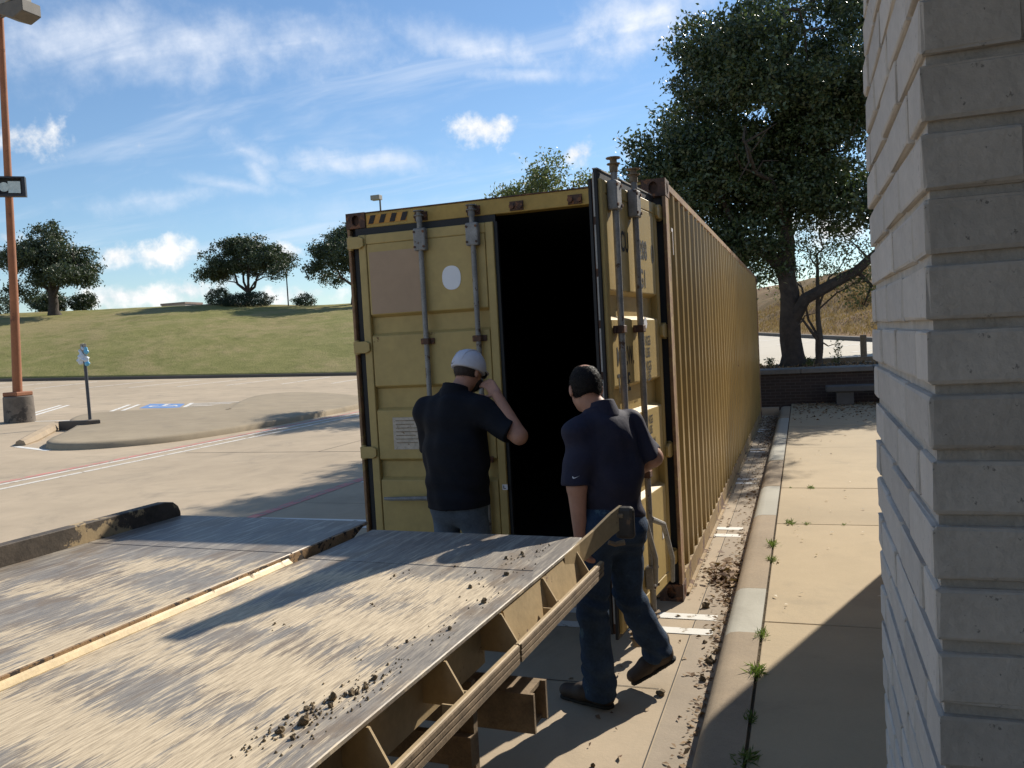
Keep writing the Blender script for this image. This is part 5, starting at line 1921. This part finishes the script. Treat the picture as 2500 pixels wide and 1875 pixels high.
def limb_tree(mb, rng, base, forks, r0, tips, n=9):
    """trunk from base through forks, limbs from the forks to the tips; twigs fork off the limbs"""
    base = Vector(base)
    trunk = [base] + [Vector(f) for f in forks]
    rs = [r0 * (1 - 0.55 * k / max(1, len(trunk) - 1)) for k in range(len(trunk))]
    fine_, fr = [], []
    for k in range(len(trunk) - 1):
        for q in range(3):
            t = q / 3
            p = trunk[k].lerp(trunk[k + 1], t)
            j = r0 * 0.06 if (k or q) else 0
            fine_.append(p + Vector((rng.normal() * j, rng.normal() * j, 0)))
            fr.append((rs[k] * (1 - t) + rs[k + 1] * t) * (1.0 if (k or q) else 1.35))
    fine_.append(trunk[-1])
    fr.append(rs[-1])
    mb.tube(fine_, fr, n)
    for tip, fi, rr in tips:
        a = trunk[fi]
        b = Vector(tip)
        L = (b - a).length
        pts = []
        for q in range(6):
            t = q / 5
            p = a.lerp(b, t) + Vector((0, 0, 0.10 * L * math.sin(math.pi * t)))
            if 0 < q < 5:
                p += Vector(rng.normal(size=3) * 0.045 * L)
            pts.append(p)
        mb.tube(pts, [rr * (1 - 0.8 * q / 5) for q in range(6)], 7)
        for q in (2, 3, 4, 5):
            for _ in range(2):
                e = pts[q] + Vector(rng.normal(size=3) * np.array([0.16, 0.16, 0.13]) * L)
                m = pts[q].lerp(e, 0.5) + Vector(rng.normal(size=3) * 0.05 * L)
                mb.tube([pts[q], m, e], [rr * 0.35, rr * 0.22, rr * 0.08], 5)


def break_lobes(rng, lobes, n, size):
    out = []
    vol = np.array([l[1][0] * l[1][1] * l[1][2] for l in lobes])
    for i in rng.choice(len(lobes), n, p=vol / vol.sum()):
        c, r = np.array(lobes[i][0], float), np.array(lobes[i][1], float)
        v = rng.normal(size=3)
        v /= np.linalg.norm(v)
        t = rng.uniform(0.15, 1.0) ** 0.5
        k = size * rng.uniform(0.6, 1.25)
        if rng.uniform() < 0.22:
            k *= 0.5
            t = rng.uniform(1.0, 1.2)
        out.append((tuple(c + v * np.maximum(r - k * 0.35, 0.1) * t), (k, k, k * 0.62)))
    return out


def tree(name, label, base, forks, r0, tips, lobes, nleaf, size, clump, leafm, barkm, seed, group=None, per=26, shell=0.5, cat='tree', split=None):
    rng = np.random.default_rng(seed)
    if split:
        lobes = break_lobes(rng, lobes, *split)
    base = Vector(base)
    root = empty(name, base)
    tag(root, label, cat, group)
    if forks:
        mb = MB()
        limb_tree(mb, rng, (0, 0, -0.06), forks, r0, tips)
        mb.obj('trunk', barkm, root, smooth=True)
    _, P = crown_points(rng, lobes, nleaf, clump, per, shell)
    P = P[P[:, 2] > 0.02]
    link('crown', leaves_mesh('crown', P, size, leafm, rng), root)
    return root


# the big live oak in the planter
tree('live_oak', 'big dark live oak rising from the planter behind the container', (3.05, 15.0, 0.88),
     [(-0.02, 0, 1.0), (-0.06, 0, 2.1), (-0.08, 0, 3.3), (0.0, 0.1, 5.2), (0.1, 0, 7.4)], 0.27,
     [((2.9, -0.2, 3.5), 1, 0.17), ((-2.6, -0.6, 4.6), 2, 0.12), ((2.3, 0.8, 6.6), 3, 0.12), ((-2.2, 0.6, 6.4), 3, 0.12), ((0.4, -1.6, 7.6), 4, 0.09), ((-1.2, 1.2, 8.0), 4, 0.09),
      ((1.2, 0.3, 8.6), 5, 0.07), ((-3.2, 0.4, 3.4), 2, 0.09), ((1.0, 2.2, 5.0), 3, 0.1), ((-0.8, -2.2, 4.9), 3, 0.09), ((-0.6, 0, 8.8), 5, 0.06)],
     [((-0.4, 0, 6.0), (2.9, 2.6, 1.9)), ((-1.9, -0.2, 4.6), (1.9, 2.0, 1.25)), ((1.3, 0.2, 6.6), (2.0, 2.1, 1.7)), ((-0.6, 0, 7.6), (1.6, 1.6, 1.0)), ((-0.1, 0.1, 8.5), (0.75, 0.8, 0.55)),
      ((1.75, 0, 8.1), (1.2, 1.2, 0.85)), ((-2.6, -0.3, 3.5), (1.25, 1.4, 0.62)), ((1.4, 0.5, 4.6), (1.5, 1.8, 1.0)), ((0.0, 0.6, 4.2), (1.8, 1.8, 0.75)), ((2.5, -0.1, 3.9), (1.0, 1.2, 0.8)), ((-3.0, 0, 4.4), (0.95, 1.2, 0.7)),
      ((-1.0, -0.4, 3.2), (1.0, 1.1, 0.45)), ((-1.5, 0, 6.9), (1.5, 1.5, 0.9)), ((-1.6, -0.2, 2.7), (0.9, 1.0, 0.5)), ((-3.3, 0, 3.9), (0.8, 1.0, 0.6)), ((-2.0, -0.2, 2.8), (1.5, 1.3, 0.7)), ((-0.9, 0.3, 2.5), (0.9, 1.0, 0.5)), ((0.9, 0.2, 3.7), (1.2, 1.2, 0.5))],
     175000, 0.105, 0.155, 'oak_leaf', 'bark', 5, None, 26, 0.25, split=(125, 0.82))
tree('small_tree', 'slim two stemmed sapling with sparse pale leaves beside the oak trunk', (3.62, 15.25, 0.88),
     [(0.05, 0, 0.6), (0.02, 0, 1.3), (0.05, 0.1, 2.3)], 0.085,
     [((-0.9, 0, 2.6), 1, 0.035), ((0.9, 0.2, 2.7), 2, 0.03), ((0.2, -0.3, 3.3), 3, 0.03), ((1.1, 0, 1.9), 2, 0.025), ((-0.5, 0.2, 3.0), 3, 0.02), ((-0.42, -0.1, 1.2), 0, 0.07)],
     [((-0.6, 0, 2.5), (0.8, 0.6, 0.5)), ((0.8, 0, 2.4), (0.9, 0.6, 0.55)), ((0.2, 0, 3.1), (1.0, 0.7, 0.6)), ((1.0, 0, 1.7), (0.7, 0.5, 0.35)), ((-1.3, 0.3, 1.9), (0.6, 0.5, 0.4))],
     5200, 0.07, 0.13, 'pale_leaf_tree', 'pale_bark', 9, None, 14, 0.3)
# trees along the crest of the hill
tree('hill_tree', 'round dense dark tree with short trunk on the grassy hill', (-52.8, 45.7, 5.85),
     [(0, 0, 1.3), (0.1, 0, 2.6), (0.1, 0, 4.6)], 0.42,
     [((-2.6, 0, 4.0), 1, 0.16), ((2.7, 0, 3.8), 1, 0.16), ((-1.4, 0.6, 5.4), 2, 0.14), ((1.6, -0.4, 5.2), 2, 0.14), ((0.2, 0, 6.2), 3, 0.1)],
     [((0, 0, 4.0), (3.4, 3.2, 2.0)), ((-0.4, 0, 5.5), (2.5, 2.5, 1.5)), ((1.8, 0, 3.3), (2.3, 2.3, 1.4)), ((-2.6, 0, 3.1), (1.9, 2.0, 1.3)), ((0.0, 0, 6.5), (1.4, 1.4, 0.7)), ((2.7, 0, 2.7), (1.2, 1.5, 0.8)), ((-3.4, 0, 2.2), (1.3, 1.4, 0.7))],
     30000, 0.22, 0.24, 'hill_leaf', 'bark', 21, 'trees on the hill', 22, 0.3, split=(60, 1.05))
tree('hill_tree', 'wide umbrella shaped tree over a clipped bush on the hilltop', (-41.7, 55.6, 5.95),
     [(0, 0, 1.3), (0.1, 0, 2.0)], 0.26,
     [((-2.8, 0, 3.9), 1, 0.13), ((2.9, 0, 3.8), 1, 0.13), ((-1.2, 0.6, 4.9), 1, 0.12), ((1.3, -0.4, 4.9), 1, 0.12), ((0.2, 0, 5.4), 2, 0.1), ((-3.6, 0, 2.9), 1, 0.08), ((3.7, 0, 2.8), 1, 0.08)],
     [((0, 0, 4.5), (3.3, 3.0, 1.25)), ((-2.2, 0, 3.9), (2.0, 2.2, 1.1)), ((2.3, 0, 3.9), (2.0, 2.2, 1.1)), ((-3.6, 0, 3.0), (1.0, 1.4, 0.75)), ((3.7, 0, 2.9), (0.9, 1.4, 0.8)), ((0.2, 0, 5.3), (1.9, 2.0, 0.65)), ((0, 0, 3.6), (2.6, 2.2, 0.7))],
     34000, 0.20, 0.22, 'hill_leaf', 'bark', 22, 'trees on the hill', 22, 0.25, split=(90, 0.85))
tree('hill_tree', 'dark tree half hidden by the left edge of the container', (-32.4, 57.6, 5.6),
     [(0, 0, 1.6), (0.1, 0, 3.0), (0.1, 0, 4.6)], 0.36,
     [((-2.9, 0, 3.6), 1, 0.14), ((2.7, 0, 3.8), 1, 0.14), ((-1.4, 0.6, 5.8), 2, 0.13), ((1.6, -0.4, 6.0), 2, 0.13)],
     [((0, 0, 4.4), (3.7, 3.2, 1.9)), ((-2.4, 0, 3.2), (2.2, 2.0, 1.3)), ((0.3, 0, 5.8), (2.4, 2.4, 1.2)), ((2.4, 0, 3.6), (2.2, 2.2, 1.4)), ((-3.6, 0, 2.4), (1.2, 1.2, 0.7)), ((-1.2, 0, 5.2), (1.8, 1.8, 1.0))],
     24000, 0.22, 0.24, 'hill_leaf', 'bark', 23, 'trees on the hill', 22, 0.3, split=(56, 1.0))
tree('background_tree', 'light green tree top showing above the container roof', (-4.6, 22.0, 0.98),
     [(0, 0, 1.5), (0.1, 0, 3.0), (0.1, 0, 4.4)], 0.2,
     [((-1.7, 0, 4.8), 1, 0.08), ((1.8, 0, 4.6), 1, 0.08), ((-0.6, 0.6, 5.8), 2, 0.07), ((0.9, -0.4, 6.0), 2, 0.07)],
     [((0, 0, 5.3), (2.2, 2.0, 1.4)), ((-1.5, 0, 5.4), (1.2, 1.2, 0.8)), ((1.3, 0, 5.6), (1.5, 1.4, 0.8)), ((0.1, 0, 6.3), (1.1, 1.2, 0.6)), ((2.6, 0, 5.2), (1.0, 1.0, 0.7))],
     14000, 0.12, 0.16, 'pale_leaf_tree', 'bark', 31, None, 16, 0.25, split=(44, 0.6))


tree('shade_tree', 'unseen dark oak added behind the brick pillar to shade the walk', (8.3, 22.5, 1.0),  # added out of view to cast shade on the walk and bench
     [(0, 0, 1.5), (0.1, 0, 3.0), (0.1, 0, 5.2)], 0.28,
     [((-2.2, 0, 5.0), 1, 0.12), ((2.4, 0, 5.0), 1, 0.12), ((-1.0, -1.6, 6.2), 2, 0.1), ((1.2, 1.4, 6.4), 2, 0.1)],
     [((0, 0, 6.2), (3.3, 3.3, 2.2)), ((-0.6, 0, 4.6), (2.6, 2.8, 1.2)), ((0.4, 0, 7.8), (2.0, 2.2, 1.0))],
     26000, 0.20, 0.22, 'oak_leaf', 'bark', 33, None, 22, 0.3, split=(60, 1.0))


def bush(name, label, base, lobes, n, size, leafm, seed, group=None):
    return tree(name, label, base, [(0.02, 0, 0.3), (0, 0, 0.5)], 0.08, [((0.4, 0, 0.7), 1, 0.03), ((-0.4, 0.1, 0.8), 1, 0.03)], lobes, n, size, size * 0.8, leafm, 'bark', seed, group, 14, 0.5, 'bush')


bush('clipped_bush', 'low clipped dark bush under the umbrella shaped tree', (-40.9, 54.0, 5.9), [((0, 0, 0.45), (2.4, 1.3, 0.80)), ((0.6, 0, 0.45), (2.2, 1.2, 0.75)), ((-0.8, 0, 0.4), (1.6, 1.2, 0.6))], 16000, 0.11, 'bush_leaf', 41)
bush('round_bush', 'small round bush left of the clipped dark bush', (-43.9, 54.4, 6.1), [((0, 0, 0.8), (0.95, 0.9, 0.8)), ((0.3, 0, 1.1), (0.5, 0.6, 0.5))], 3000, 0.15, 'hill_leaf', 42)
bush('round_bush', 'small bush alone on the hill crest by the container edge', (-36.9, 56.9, 5.85), [((0, 0, 0.45), (0.9, 0.8, 0.5)), ((-0.6, 0, 0.35), (0.7, 0.6, 0.35))], 2200, 0.14, 'hill_leaf', 43)
for k, (bx, by, bz, sc) in enumerate(((-61.0, 52.5, 5.3, 1.1), (-58.6, 50.5, 5.4, 0.9), (-56.4, 52.0, 5.9, 0.8), (-64.5, 50.0, 4.8, 1.2))):
    bush('crest_shrub', 'loose dark shrub behind the round tree on the hill', (bx, by, float(hill_z(bx, by)) - 0.05), [((0, 0, 0.8 * sc), (1.5 * sc, 1.2 * sc, 0.9 * sc)), ((0.7 * sc, 0, 1.2 * sc), (0.8 * sc, 0.8 * sc, 0.7 * sc))], 3000, 0.20, 'hill_leaf', 50 + k, 'shrubs behind the round tree')
# shrubs and dry tufts on the far bank
rb_ = np.random.default_rng(77)
for k in range(26):
    s0, u0 = rb_.uniform(3.0, 17), rb_.uniform(-7, 26)
    x, y = b0.x + bn.x * s0 + bt.x * u0, b0.y + bn.y * s0 + bt.y * u0
    sc = rb_.uniform(0.55, 1.15)
    bush('bank_shrub', 'straggly shrub among the dry grass of the far bank', (x, y, float(bank_z(np.float64(x), np.float64(y))) - 0.12),
         [((0, 0, 0.55 * sc), (0.9 * sc, 0.8 * sc, 0.55 * sc)), ((0.3, 0, 0.9 * sc), (0.5 * sc, 0.5 * sc, 0.4 * sc))], 900, 0.11, ('pale_leaf_tree', 'hill_leaf', 'dry_grass')[k % 3], 100 + k, 'shrubs on the dry bank')
n = 26000
s0, u0 = rb_.uniform(0.6, 16, n), rb_.uniform(-10, 45, n)
gx, gy = b0.x + bn.x * s0 + bt.x * u0, b0.y + bn.y * s0 + bt.y * u0
gz = bank_z(gx, gy) + sstep((s0 - 1) / 3) * (0.16 * np.sin(gx * 1.1 + gy * 0.5) + 0.12 * np.sin(gx * 0.7 - gy * 1.3))
P = np.stack([gx, gy, gz - 0.02], -1)
dg_ = link('dry_grass', leaves_mesh('dry_grass', P, 0.30, 'dry_grass', rb_, -2.2, 0.14))
tag(dg_, 'dry brown grass covering the far bank', 'grass', None, 'stuff')
tb = Field((-0.5, -0.4, -0.1), (0.6, 0.4, 0.4), 0.03)
tb.ell((0, 0, 0.08), (0.32, 0.22, 0.14)).ell((0.25, 0.05, 0.05), (0.22, 0.18, 0.1)).wrinkle(folds(4, 0.03))
to = link('trash_bag', tb.mesh('trash_bag', 'white_trash'), None)
tx, ty = 6.55, 29.6
to.location = (tx, ty, float(bank_z(np.float64(tx), np.float64(ty))) + 0.05)
tag(to, 'white bag lying in the dry grass of the far bank', 'bag')
# ground cover in the planter
rp = np.random.default_rng(5)
n = 2600
P = np.stack([rp.uniform(-2.5, 8, n), rp.uniform(14.25, 15.7, n), np.full(n, 0.88)], -1)
po = link('ground_cover', leaves_mesh('ground_cover', P, 0.10, 'litter_leaf', rp, -0.8, 0.4))
tag(po, 'low leafy litter over the planter soil', 'ground cover', None, 'stuff')
for k, (x, y, h) in enumerate(((4.05, 15.2, 0.55), (2.55, 14.7, 0.22), (3.4, 14.6, 0.2), (1.9, 14.9, 0.25), (2.2, 14.55, 0.18))):
    P = np.stack([rp.normal(0, 0.05, 160), rp.normal(0, 0.05, 160), rp.uniform(0, h, 160)], -1)
    e = empty('planter_weed', (x, y, 0.89))
    tag(e, 'spindly weed growing up from the planter beside the oak', 'weed', 'weeds in the planter')
    link('leaves', leaves_mesh('leaves', P, 0.07, 'pale_leaf_tree', rp, -0.4, 0.35), e)
    MB().tube([(0, 0, -0.03), (0.01, 0, h * 0.6), (0.0, 0.01, h)], [0.006, 0.005, 0.003], 5).obj('stem', 'pale_bark', e)

# ------------------------------------------------------------------ lamps, sign, far buildings
lp = empty('lamp_post', (-17.73, 12.07, 0.32))
tag(lp, 'tall rusty orange lamp post on a stained concrete drum', 'lamp post')
MB().tube([(0, 0, -0.05), (0, 0, 0.72), (0, 0, 0.74)], [0.40, 0.38, 0.36], 24).obj('concrete_base', 'pole_base', lp, smooth=True)
MB().box(-0.27, 0.27, -0.27, 0.27, 0.741, 0.86).obj('base_plate', 'pole_rust', lp, bevel=0.02)
LT = Vector((0.55, 0, 11.5))
MB().tube([(0, 0, 0.861), LT * 0.3, LT * 0.65, LT], [0.125, 0.11, 0.095, 0.08], 14).obj('pole', 'pole_rust', lp, smooth=True)
for dx, dz, m in ((0.10, 0.05, 'lamp_grey'), (0.40, -0.35, 'lamp_bronze')):
    h = MB()
    c = LT + Vector((dx + 0.42, -0.1, dz))
    h.prism([(c.x - 0.42, c.z - 0.12), (c.x + 0.05, c.z - 0.30), (c.x + 0.42, c.z - 0.16), (c.x + 0.42, c.z + 0.16), (c.x - 0.42, c.z + 0.16)], 1, c.y - 0.3, c.y + 0.3)
    h.obj('lamp_head', m, lp, bevel=0.02)
    MB().tube([LT + Vector((0, 0, dz)), Vector((c.x - 0.40, c.y, c.z))], 0.04, 8).obj('arm', 'lamp_bronze', lp)
fl_ = empty('floodlight', (0.50, -0.05, 6.50))
fl_.parent = lp
fl_.rotation_euler = (0, 0, rad(38))
mb = MB()
for x0, x1, z0, z1 in ((-0.38, 0.38, 0.22, 0.27), (-0.38, 0.38, -0.27, -0.22), (-0.38, -0.30, -0.22, 0.22), (0.30, 0.38, -0.22, 0.22)):
    mb.box(x0, x1, -0.32, -0.12, z0, z1)
mb.box(-0.30, 0.30, -0.16, -0.121, -0.22, 0.22)
mb.obj('housing', 'black_metal', fl_)
MB().tube([(-0.16, -0.17, 0), (-0.16, -0.20, 0)], 0.13, 14).obj('lens', 'reflector', fl_, smooth=True)
MB().box(-0.06, 0.24, -0.19, -0.161, -0.16, 0.16).obj('reflector', 'reflector', fl_)

fp = empty('far_lamp_post', (-43.2, 84.0, 5.5))
tag(fp, 'thin dark lamp post with one box head rising behind the container', 'lamp post')
MB().tube([(0, 0, -0.3), (0, 0, 14.2)], [0.13, 0.10], 10).obj('pole', 'lamp_bronze', fp, smooth=True)
MB().box(-1.05, 0.12, -0.4, 0.4, 13.8, 14.35).obj('lamp_head', 'lamp_grey', fp, bevel=0.03)

for k, (x, y, h, lab) in enumerate(((-38.95, 57.4, 3.7, 'thin bare pole beside the umbrella shaped tree'), (-71.5, 58.0, 3.6, 'thin bare pole left of the round hill tree'),
                                    (-64.3, 56.5, 3.4, 'thin bare pole right behind the round hill tree trunk'))):
    e = empty('utility_pole', (x, y, float(hill_z(np.float64(x), np.float64(y))) - 0.1))
    tag(e, lab, 'pole')
    MB().tube([(0, 0, 0), (0, 0, h)], [0.06, 0.045], 8).obj('shaft', 'black_metal', e)
    MB().tube([(0, 0, h), (0, 0, h + 0.05)], [0.07, 0.05], 8).obj('finial', 'black_metal', e)
e = empty('small_lamp', (-48.5, 88, 6.0))
tag(e, 'tiny double headed lamp far behind the hill crest', 'lamp post')
MB().tube([(0, 0, -0.3), (0, 0, 3.6)], [0.07, 0.06], 8).obj('pole', 'lamp_grey', e)
MB().box(-0.7, 0.7, -0.2, 0.2, 3.55, 3.75).obj('lamp_heads', 'lamp_grey', e, bevel=0.03)

sg = empty('sign_post', (-14.85, 11.75, 0.42))
tag(sg, 'grey steel sign post topped by a torn plastic wrapped sign', 'sign')
MB().tube([(0, 0, -0.2), (-0.02, 0, 1.95)], 0.042, 8).obj('post', 'sign_post', sg)
MB().box(-0.10, 0.10, -0.036, -0.024, 1.52, 1.98).obj('sign_panel', 'lamp_grey', sg)
F = Field((-0.36, -0.2, 1.30), (0.30, 0.2, 2.10), 0.012)
F.ell((-0.10, 0, 1.66), (0.11, 0.07, 0.20)).ell((-0.16, 0, 1.52), (0.09, 0.06, 0.10)).ell((-0.03, 0, 1.86), (0.05, 0.05, 0.14)).ell((0.05, -0.02, 1.55), (0.07, 0.05, 0.10))
F.wrinkle(folds(13, 0.022))
link('plastic_wrap', F.mesh('plastic_wrap', 'bag_plastic', 0), sg)
F = Field((-0.1, -0.2, 1.30), (0.30, 0.2, 2.0), 0.012)
F.ell((0.08, -0.02, 1.78), (0.07, 0.05, 0.10)).ell((0.07, -0.02, 1.46), (0.07, 0.05, 0.07))
F.wrinkle(folds(14, 0.016))
link('blue_wrap', F.mesh('blue_wrap', 'bag_blue', 0), sg)

fb = empty('far_building', (-66.5, 75, 5.5))
tag(fb, 'small pale box shaped building on the crest of the hill', 'building')
MB().box(-1.7, 1.7, 0, 3, -0.5, 2.75).obj('wall', 'far_wall', fb)
MB().box(-1.78, 1.78, -0.08, 3.08, 2.75, 2.98).obj('roof', 'far_roof', fb)
fw = empty('long_building', (-72, 77, 5.3))
tag(fw, 'long low pale roofline running along the crest of the hill', 'building')
MB().box(-11, 12, 0, 4, -0.5, 2.6).obj('wall', 'far_wall', fw)
MB().box(-11.1, 12.1, -0.1, 4.1, 2.6, 2.85).obj('roof', 'far_roof', fw)
fw = empty('long_building', (-38, 92, 5.0))
tag(fw, 'flat far roofline beyond the crest beside the container', 'building')
MB().box(-7, 14, 0, 4, -0.5, 3.1).obj('wall', 'far_wall', fw)
MB().box(-7.1, 14.1, -0.1, 4.1, 3.1, 3.3).obj('roof', 'far_roof', fw)

# ------------------------------------------------------------------ litter, weeds, clods
rl = np.random.default_rng(3)


def flat_leaves(P, size, material, name):
    n = len(P)
    ang = rl.uniform(0, 2 * math.pi, n)
    L = size * rl.uniform(0.5, 1.3, n)
    W = L * rl.uniform(0.35, 0.6, n)
    d = np.stack([np.cos(ang), np.sin(ang), rl.normal(0, 0.3, n)], -1)
    w = np.stack([-np.sin(ang), np.cos(ang), rl.normal(0, 0.4, n)], -1)
    up = np.array([0, 0, 1.0])
    z = rl.uniform(0.002, 0.012, n)[:, None] * up
    b = P + z
    V = np.stack([b - d * L[:, None] / 2, b + w * W[:, None] / 2 + up * (0.18 * L[:, None]), b + d * L[:, None] / 2, b - w * W[:, None] / 2 + up * (0.10 * L[:, None])], 1)
    V[..., 2] = np.maximum(V[..., 2], P[:, None, 2] + 0.002)
    return link(name, np_mesh(name, V.reshape(-1, 3), np.arange(n * 4).reshape(-1, 4), material))


def scatter(n, x0, sx, ys_, z):
    y = rl.choice(ys_, n) + rl.normal(0, 0.28, n)
    x = x0 - np.abs(rl.normal(0, sx, n))
    return np.stack([x, y, np.full(n, z)], -1)


P = np.concatenate([scatter(420, 2.755, 0.05, np.linspace(-3.2, 2.0, 30), 0.0), scatter(170, 2.74, 0.10, [0.35, 0.5, 0.6, 0.7], 0.0), scatter(500, 2.75, 0.10, np.linspace(2.0, 12.4, 40), 0.0),
                    scatter(900, 2.76, 0.16, np.linspace(8.5, 12.5, 20), 0.0), np.stack([rl.uniform(2.0, 2.75, 160), rl.uniform(-3, 8, 160), np.zeros(160)], -1)])
P[:, 0] = np.maximum(P[:, 0], np.where(P[:, 1] > -0.05, 2.47, 1.6))
o = flat_leaves(P, 0.036, 'litter_leaf', 'leaf_litter')
tag(o, 'brown leaf litter gathered in the gutter along the kerb', 'leaves', None, 'stuff')
P = np.stack([rl.uniform(3.05, 5.4, 900), 13.4 - np.abs(rl.normal(0, 1.5, 900)), np.full(900, 0.152)], -1)
o = flat_leaves(P, 0.06, 'litter_leaf', 'leaf_litter')
tag(o, 'brown leaf litter on the walk in front of the retaining wall', 'leaves', None, 'stuff')
P = np.stack([rl.uniform(3.05, 3.75, 46), rl.uniform(-0.6, 8.0, 46), np.full(46, 0.153)], -1)
o = flat_leaves(P, 0.036, 'husk_leaf', 'pale_husks')
tag(o, 'scattered pale leaf husks lying on the sunlit sidewalk', 'leaves', None, 'stuff')
P = np.stack([2.66 + rl.normal(0, 0.06, 150), 0.62 + rl.normal(0, 0.16, 150), np.zeros(150) + np.abs(rl.normal(0, 0.02, 150))], -1)
P[:, 0] = np.minimum(P[:, 0], 2.76)
o = flat_leaves(P, 0.07, 'litter_leaf', 'leaf_pile')
tag(o, 'small heap of rusty brown oak leaves against the kerb', 'leaves', None, 'stuff')

TUFTS = ['grass tuft behind the kerb just below the pale new kerb stone', 'biggest grass tuft behind the kerb at the edge of the building shadow', 'shaded grass tuft behind the kerb inside the building shadow',
         'grass tuft behind the brown kerb stone above the pale new one', 'grass tuft behind the brown kerb stone across from the leaf pile', 'grass tuft in the slab joint right beside the kerb crack',
         'small grass tuft in the slab joint next to a larger one', 'grass tuft halfway along the slab joint past the leaf pile', 'tiny grass tuft near the kerb in the slab joint past the leaf pile',
         'spreading shaded grass tuft behind the kerb at the deepest part of the shadow', 'sparse tiny grass tuft far along the slab joint by the kerb crack']
for k, (x, y, s_, lean) in enumerate(((3.0, -0.98, 1.0, 0), (3.0, -1.52, 1.25, 0.2), (3.0, -2.02, 0.8, 0), (3.005, 0.62, 0.9, -0.1), (3.0, 1.05, 1.1, 0), (3.12, 1.82, 1.0, 0), (3.25, 1.81, 0.6, 0), (3.30, 3.50, 0.8, 0), (3.1, 3.5, 0.45, 0), (3.005, -2.38, 1.0, 0.2), (3.55, 1.81, 0.5, 0))):
    n = int(110 * s_)
    P = np.stack([rl.normal(0, 0.014 * s_, n), np.clip(rl.normal(0, 0.032 * s_, n), -0.07 * s_, 0.07 * s_), np.zeros(n)], -1)
    o = link('weed_tuft', leaves_mesh('weed_tuft', P, 0.046 * s_, 'weed_blade', rl, -0.35, 0.12), None, (x, y, 0.148))
    tag(o, TUFTS[k], 'weed', 'grass tufts in the paving cracks')


def clod_mesh(seed):
    rn = np.random.default_rng(seed)
    bm = bmesh.new()
    bmesh.ops.create_icosphere(bm, subdivisions=2, radius=1)
    ph = rn.uniform(0, 6, 6)
    for v in bm.verts:
        c = v.co
        v.co = c * (1 + 0.25 * math.sin(3 * c.x + ph[0]) * math.sin(4 * c.y + ph[1]) + 0.2 * math.sin(7 * c.z + ph[2] + 5 * c.x) + rn.uniform(-0.10, 0.10))
    me = bpy.data.meshes.new('clod')
    bm.to_mesh(me)
    bm.free()
    me.materials.append(MATS['mud'])
    return me


cms = [clod_mesh(k) for k in range(6)]
TM = Matrix.Translation((1.185, -2.115, 0)) @ Matrix.Rotation(rad(-2.45), 4, 'Z')
crumbs = MB()


def deck_pt(x, y, z=TZ):
    return TM @ Vector((x, y, z))


CLX = -0.03
clods = [(1.06, -1.72, .020), (1.03, -1.76, .024), (1.05, -1.80, .017), (1.08, -1.68, .013), (1.00, -1.83, .016), (1.07, -1.62, .016), (1.04, -1.90, .026), (1.01, -1.95, .020), (1.06, -1.97, .015), (0.98, -1.88, .013),
         (1.05, -0.62, .020), (1.10, -0.95, .022), (0.98, -0.80, .017), (1.00, -0.32, .016), (1.02, -0.36, .014), (0.96, -0.40, .016), (1.05, -0.28, .010), (0.80, -0.55, .010), (0.92, -0.62, .012), (1.10, -1.22, .014), (1.02, -1.35, .012), (0.62, -0.72, .010), (0.5, -1.3, .008), (0.72, -1.05, .009)]
for k, (x, y, r_) in enumerate(clods):
    r_ *= 0.58
    p = deck_pt(x + CLX, y)
    o = link('mud_clod', cms[k % 6], None, (p.x, p.y, p.z + r_ * 0.45), (random.uniform(0, 6), random.uniform(0, 6), random.uniform(0, 6)))
    o.scale = (r_, r_ * 0.8, r_ * 0.7)
    tag(o, 'dry brown mud clod lying on the trailer deck by its edge', 'clod', 'mud clods on the trailer deck')
for k in range(360):
    if k < 150:
        t = random.random()
        x, y = 1.055 - 0.10 * t + random.gauss(0, 0.018), -1.50 - 0.55 * t + random.gauss(0, 0.035)
    elif k < 280:
        c = random.choice(clods)
        x, y = c[0] + random.gauss(0, 0.03), c[1] + random.gauss(0, 0.04)
    else:
        x, y = 1.09 - abs(random.gauss(0, 0.09)), random.uniform(-2.1, -0.15)
    if not (0.16 < x < 1.11):
        continue
    r_ = random.uniform(0.0015, 0.0050) if k >= 150 else random.choice((0.0015, 0.002, 0.003, 0.004, 0.006))
    p = deck_pt(x, y)
    ring_ = [p + Vector((math.cos(a) * r_ * random.uniform(.7, 1.2), math.sin(a) * r_ * random.uniform(.7, 1.2), r_ * random.uniform(0.1, 0.6))) for a in (0.2, 1.4, 2.7, 3.9, 5.2)]
    crumbs.add(ring_ + [p + Vector((0, 0, r_ * 1.3)), p], [(q, (q + 1) % 5, 5) for q in range(5)] + [((q + 1) % 5, q, 6) for q in range(5)])
o = crumbs.obj('mud_crumbs', 'mud')
tag(o, 'fine mud crumbs strewn along the trailer deck edge', 'mud', None, 'stuff')
for k, (x, y, r_) in enumerate(((2.52, -1.52, .022), (2.60, -0.10, .026), (2.72, -1.05, .028), (2.66, -0.75, .014), (2.35, -2.3, .010), (2.71, -1.30, .020))):
    o = link('stone', cms[k % 6], None, (x, y, r_ * 0.5), (k, k * 2, k * 3))
    o.scale = (r_, r_, r_ * 0.8)
    tag(o, 'small dark stone lying on the concrete by the gutter', 'stone', 'stones by the gutter')
